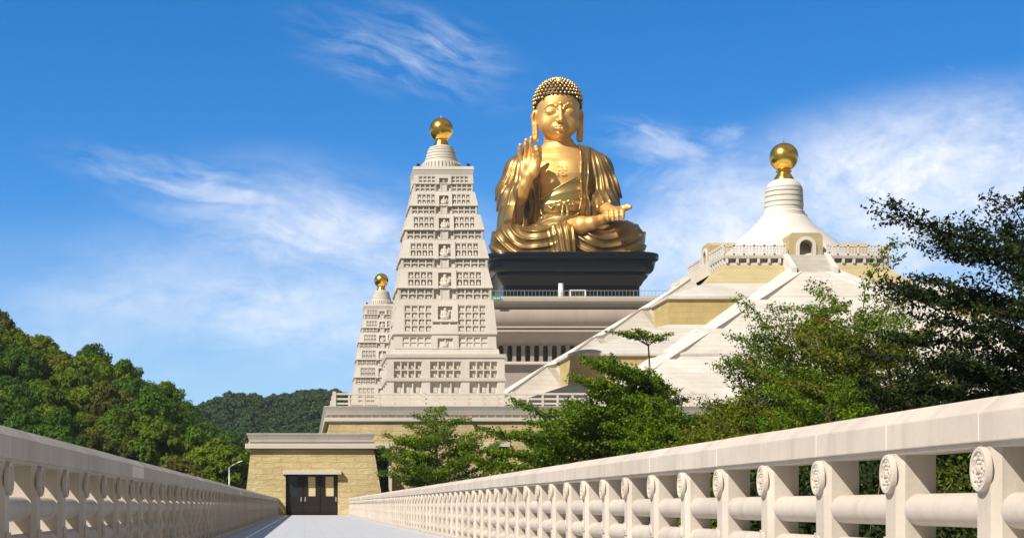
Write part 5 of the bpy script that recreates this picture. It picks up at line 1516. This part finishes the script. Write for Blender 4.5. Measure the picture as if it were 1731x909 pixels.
# red flower clusters showing among the leaves
def flowers():
    r = np.random.default_rng(3)
    for (px, py, Y, lab) in ((1391, 540, 64.0, 'small bunch of red flowers near the top of the tall mid green tree'), (1268, 612, 70.0, 'small bunch of red flowers on the left of the sparse brown tinged tree')):
        root = tag(empty('red_flower', (PX(px, Y), Y, PZ(py, Y))), lab, 'flower')
        P = r.normal(size=(46, 3)) * np.array([0.09, 0.09, 0.09]); V, F = leaf_quads(P, unit(r.normal(size=P.shape)), 0.09, 0.8, r)
        mesh_np('petals', V, F, M['red'], root)
        wd = Wood(); wd.limb([(0, 0, -0.35), (0.02, 0, -0.1), (0, 0, 0.05)], [0.012, 0.01, 0.006], 4); wd.build('stalk', M['bark'], root)
flowers()

# ------------------------------------------------------------------ wooded hills
def near_h(X, Y):
    """ground height of the near hill"""
    ridge_ = np.interp(X, [-160, -90, -60, -48, -36, -27, -20, -15, -11, -7, -3], [28, 26, 23.8, 21.2, 17.2, 13.4, 9.8, 6.2, 2.5, -0.5, GZ])
    f = np.clip((Y - 165) / 105, 0, 1); f = f * f * (3 - 2 * f)
    b = np.clip((420 - Y) / 120, 0, 1)
    return GZ + (ridge_ - GZ) * f * b
def near_hill():
    xs = np.linspace(-200, 0, 61); ys = np.linspace(150, 440, 61)
    X, Y = np.meshgrid(xs, ys, indexing='ij'); Z = near_h(X, Y) - 0.05 * (near_h(X, Y) <= GZ + 0.01)
    V = np.stack([X, Y, Z], -1).reshape(-1, 3); i = np.arange(60)[:, None] * 61 + np.arange(60)[None, :]
    F = np.stack([i, i + 61, i + 62, i + 1], -1).reshape(-1, 4)
    tag(mesh_np('near_hill', V, F, M['ground'], None, True), kind='structure')
near_hill()

def lumpy_crown(seed, R0=3.2, n=5200, leaf=0.42, lobes=13, tall=1.0):
    """broadleaf crown: overlapping leafy lobes of uneven size with gaps between"""
    r = np.random.default_rng(seed); P = []; N = []
    wd = Wood(); H0 = 2.2
    wd.limb([(0, 0, -1.5), (0.1, 0, H0 * 0.5), (0, 0.1, H0), (0.1, 0.1, H0 + R0 * 0.8)], [0.32, 0.26, 0.2, 0.08], 6)
    cs = []
    for i in range(lobes):
        a = i * 2.399 + r.normal() * 0.3; u = (i + 0.5) / lobes
        el = (u * 1.25 - 0.25) * PI / 2
        rad = R0 * (0.58 + 0.36 * r.random())
        c = np.array([math.cos(a) * math.cos(el) * rad, math.sin(a) * math.cos(el) * rad, H0 + R0 * 0.75 + math.sin(el) * rad * 0.85 * tall])
        s = R0 * (0.22 + 0.20 * r.random() ** 1.4); cs.append((c, s))
        wd.limb([(0, 0, H0 * 0.8), tuple(c * np.array([0.5, 0.5, 0.8])), tuple(c)], [0.14, 0.09, 0.03], 4)
        m = n // lobes
        d = unit(r.normal(size=(m, 3))); d[:, 2] = d[:, 2] * 0.8 + 0.12
        rr = s * (0.72 + 0.36 * r.random(m)[:, None] ** 0.6) * (1 + 0.28 * np.sin(d[:, :1] * 5 + i) * np.cos(d[:, 1:2] * 6))
        p = c + d * rr * np.array([1, 1, 0.82])
        P.append(p); N.append(unit(d + r.normal(size=d.shape) * 0.40 + np.array([0, 0, 0.15])))
    P = np.concatenate(P); N = np.concatenate(N)
    return wd, leaf_quads(P, N, leaf, 0.75, r)

def hill_trees():
    kinds = [('dark green broadleaf tree in the wood on the near hill', 'leaf_hill', 0), ('yellowish green broadleaf tree in the wood on the near hill', 'leaf_hilly', 1), ('brownish olive broadleaf tree in the wood on the near hill', 'leaf_hillo', 2)]
    roots = []
    for lab, mt, k in kinds:
        for v in range(3 if k == 0 else 2):
            root = tag(empty('hill_tree', (0, 0, 0)), lab, 'tree', 'trees covering the near hill')
            wd, (V, F) = lumpy_crown(300 + 10 * k + v, 3.0 + 0.25 * v, 8000, 0.34, 20 + 3 * v, 1.05 + 0.14 * v)
            wd.build('trunk', M['barkd'], root); mesh_np('crown', V, F, M[mt], root); roots.append((k, root))
    r = np.random.default_rng(17); used = set(); n = 0
    pts = []
    for Y in np.arange(196, 306, 5.0):
        for X in np.arange(-86, -5, 4.2):
            x, y = X + r.normal() * 1.3 + (2.5 if int(Y / 5.0) % 2 else 0), Y + r.normal() * 1.3
            px = VX + FPX * x / y
            if px < -75: continue
            h = float(near_h(np.array(x), np.array(y)))
            if px > 398 or h < 1.0 and px < 200: continue
            top = VY - FPX * (h + 9 - EYE) / y
            rail = 729 + 0.24 * px
            if top > rail + 5: continue
            pts.append((y, x, h, px))
    for y, x, h, px in pts:
        q = 0.5 + 0.5 * math.sin(x * 0.13 + y * 0.05) + r.normal() * 0.25
        k = 0 if q < 0.62 else (1 if q < 1.12 else 2)
        c = [t_ for t_ in roots if t_[0] == k]; o = c[int(r.integers(len(c)))][1]
        if o.name in used: o = copy_tree(o)
        else: used.add(o.name)
        s = 0.58 + 0.52 * r.random()
        if px > 340: s *= 0.95
        o.location = (x, y, h - 0.8); o.scale = (s, s, s * (0.9 + 0.35 * r.random())); o.rotation_euler = (0, 0, r.random() * 6.28)
        n += 1
    for k, o in roots:
        if o.name not in used: o.location = (-70 + 8 * k, 300, 22)
    print('hill trees', n)
hill_trees()

def far_h(X, Y):
    a = 40 + 5 * np.sin(X * 0.021 + 0.6) + 4 * np.sin(X * 0.055 + 2) + 2 * np.sin(X * 0.13)
    a = a + 2.5 * np.clip((-X - 8) / 22, 0, 1) - 5 * np.clip((-X - 70) / 60, 0, 1) - 1.5 * np.clip((X + 5) / 20, 0, 1)
    f = np.clip((Y - 480) / 320, 0, 1); f = f * f * (3 - 2 * f)
    b = np.clip((1250 - Y) / 400, 0, 1)
    return GZ + a * f * b * np.clip((420 - X) / 250, 0, 1) * np.clip((X + 560) / 200, 0, 1)
def far_hill():
    xs = np.linspace(-600, 460, 107); ys = np.linspace(470, 1260, 80)
    X, Y = np.meshgrid(xs, ys, indexing='ij'); Z = far_h(X, Y) - 0.05
    V = np.stack([X, Y, Z], -1).reshape(-1, 3); i = np.arange(106)[:, None] * 80 + np.arange(79)[None, :]
    F = np.stack([i, i + 80, i + 81, i + 1], -1).reshape(-1, 4)
    tag(mesh_np('far_hill', V, F, M['ground'], None, True), kind='structure')
    # the wood on it reads as one mass
    r = np.random.default_rng(77); VV = []; FF = []; nv = 0
    tiles = []
    for v in range(4):
        wd, (V, F) = lumpy_crown(500 + v, 3.0, 620, 0.75, 11); tiles.append(V)
    for Y in np.arange(560, 842, 6.6):
        for X in np.arange(-150 * Y / 800, 62 * Y / 800, 4.8):
            x, y = X + r.normal() * 2, Y + r.normal() * 2
            s = 0.7 + 0.65 * r.random() ** 1.5; a = r.random() * 6.28; V = tiles[int(r.integers(4))]
            c, sn = math.cos(a) * s, math.sin(a) * s
            VV.append(np.stack([V[:, 0] * c - V[:, 1] * sn + x, V[:, 0] * sn + V[:, 1] * c + y, (V[:, 2] - 1.5) * s + float(far_h(np.array(x), np.array(y)))], 1).astype(np.float32))
    VV = np.concatenate(VV); F = np.arange(len(VV)).reshape(-1, 4)
    tag(mesh_np('far_woodland', VV, F, M['leaf_far'], None), 'blue green woodland covering the far hill', kind='stuff')
far_hill()

# ------------------------------------------------------------------ small things seen past the gatehouse
def street_lamp():
    Y = 190
    root = tag(empty('street_lamp', (PX(387.5, Y), Y, GZ)), 'slim grey street lamp with one angled arm left of the gatehouse', 'street lamp')
    zt = PZ(789, Y) - GZ; k = Y / FPX
    m = MB(); m.tube([(0, 0, 0), (0, 0, zt * 0.5), (0, 0, zt)], [0.11, 0.09, 0.07], 10); m.build('pole', M['steel'], root, smooth=True)
    m = MB(); m.tube([(0, 0, zt - 0.05), (8 * k, 0, zt + 4.5 * k), (15 * k, 0, zt + 8 * k)], [0.06, 0.05, 0.05], 8); m.build('arm', M['steel'], root, smooth=True)
    m = MB(); m.hexa([(14 * k, -0.15, zt + 7 * k), (22 * k, -0.12, zt + 10.4 * k), (22 * k, 0.12, zt + 10.4 * k), (14 * k, 0.15, zt + 7 * k), (14 * k, -0.13, zt + 8.6 * k), (22 * k, -0.1, zt + 11.4 * k), (22 * k, 0.1, zt + 11.4 * k), (14 * k, 0.13, zt + 8.6 * k)])
    m.build('lamp_head', M['whitepaint'], root)
street_lamp()
def house(px0, px1, py0, py1, Y, lab, roof, wallm, name='house', depth=8.0):
    z0 = PZ(py1, Y); z1 = PZ(py0, Y); x0, x1 = PX(px0, Y), PX(px1, Y); w = x1 - x0
    root = tag(empty(name, ((x0 + x1) / 2, Y, z0)), lab, 'house')
    h = z1 - z0; e = w / 2; wh = h * 0.62
    m = MB().box(-e, e, 0, depth, -3, wh); m.build('wall', wallm, root)
    m = MB(); o = 0.5
    m.add([(-e - o, -o, wh), (e + o, -o, wh), (e + o, depth + o, wh), (-e - o, depth + o, wh), (-e + 0.8, depth / 2, h), (e - 0.8, depth / 2, h)], [(0, 1, 5, 4), (1, 2, 5), (2, 3, 4, 5), (3, 0, 4), (3, 2, 1, 0)])
    m.build('roof', roof, root)
    n = max(2, int(w / 2.2))
    for i in range(n):
        u = -e + w * (i + 0.5) / n
        MB().box(u - 0.45, u + 0.45, -0.06, 0.04, wh * 0.35, wh * 0.8).build('window', M['void'], root)
house(396, 421, 782, 797, 300, 'white house with pale flat looking roof behind the street lamp', M['whitepaint'], M['whitepaint'])
house(394, 412, 742, 752, 440, 'small house with red tiled roof on the wooded slope above the street lamp', M['roofred'], M['whitep'])

# ------------------------------------------------------------------ thin air between here and the far hill
def haze():
    m = bpy.data.materials.new('thin_haze'); m.use_nodes = True; t = NT(m.node_tree)
    t.n.remove(t.n['Principled BSDF'])
    v = t.n.new('ShaderNodeVolumePrincipled'); v.inputs['Color'].default_value = (0.80, 0.90, 1.0, 1); v.inputs['Density'].default_value = HAZE; v.inputs['Anisotropy'].default_value = 0.0
    t.l.new(v.outputs[0], t.n['Material Output'].inputs['Volume'])
    o = MB().box(-640, 500, -45, 1290, GZ - 1.1, 84).build('haze', m)
    tag(o, kind='stuff')
HAZE = 0.00008
if HAZE: haze()
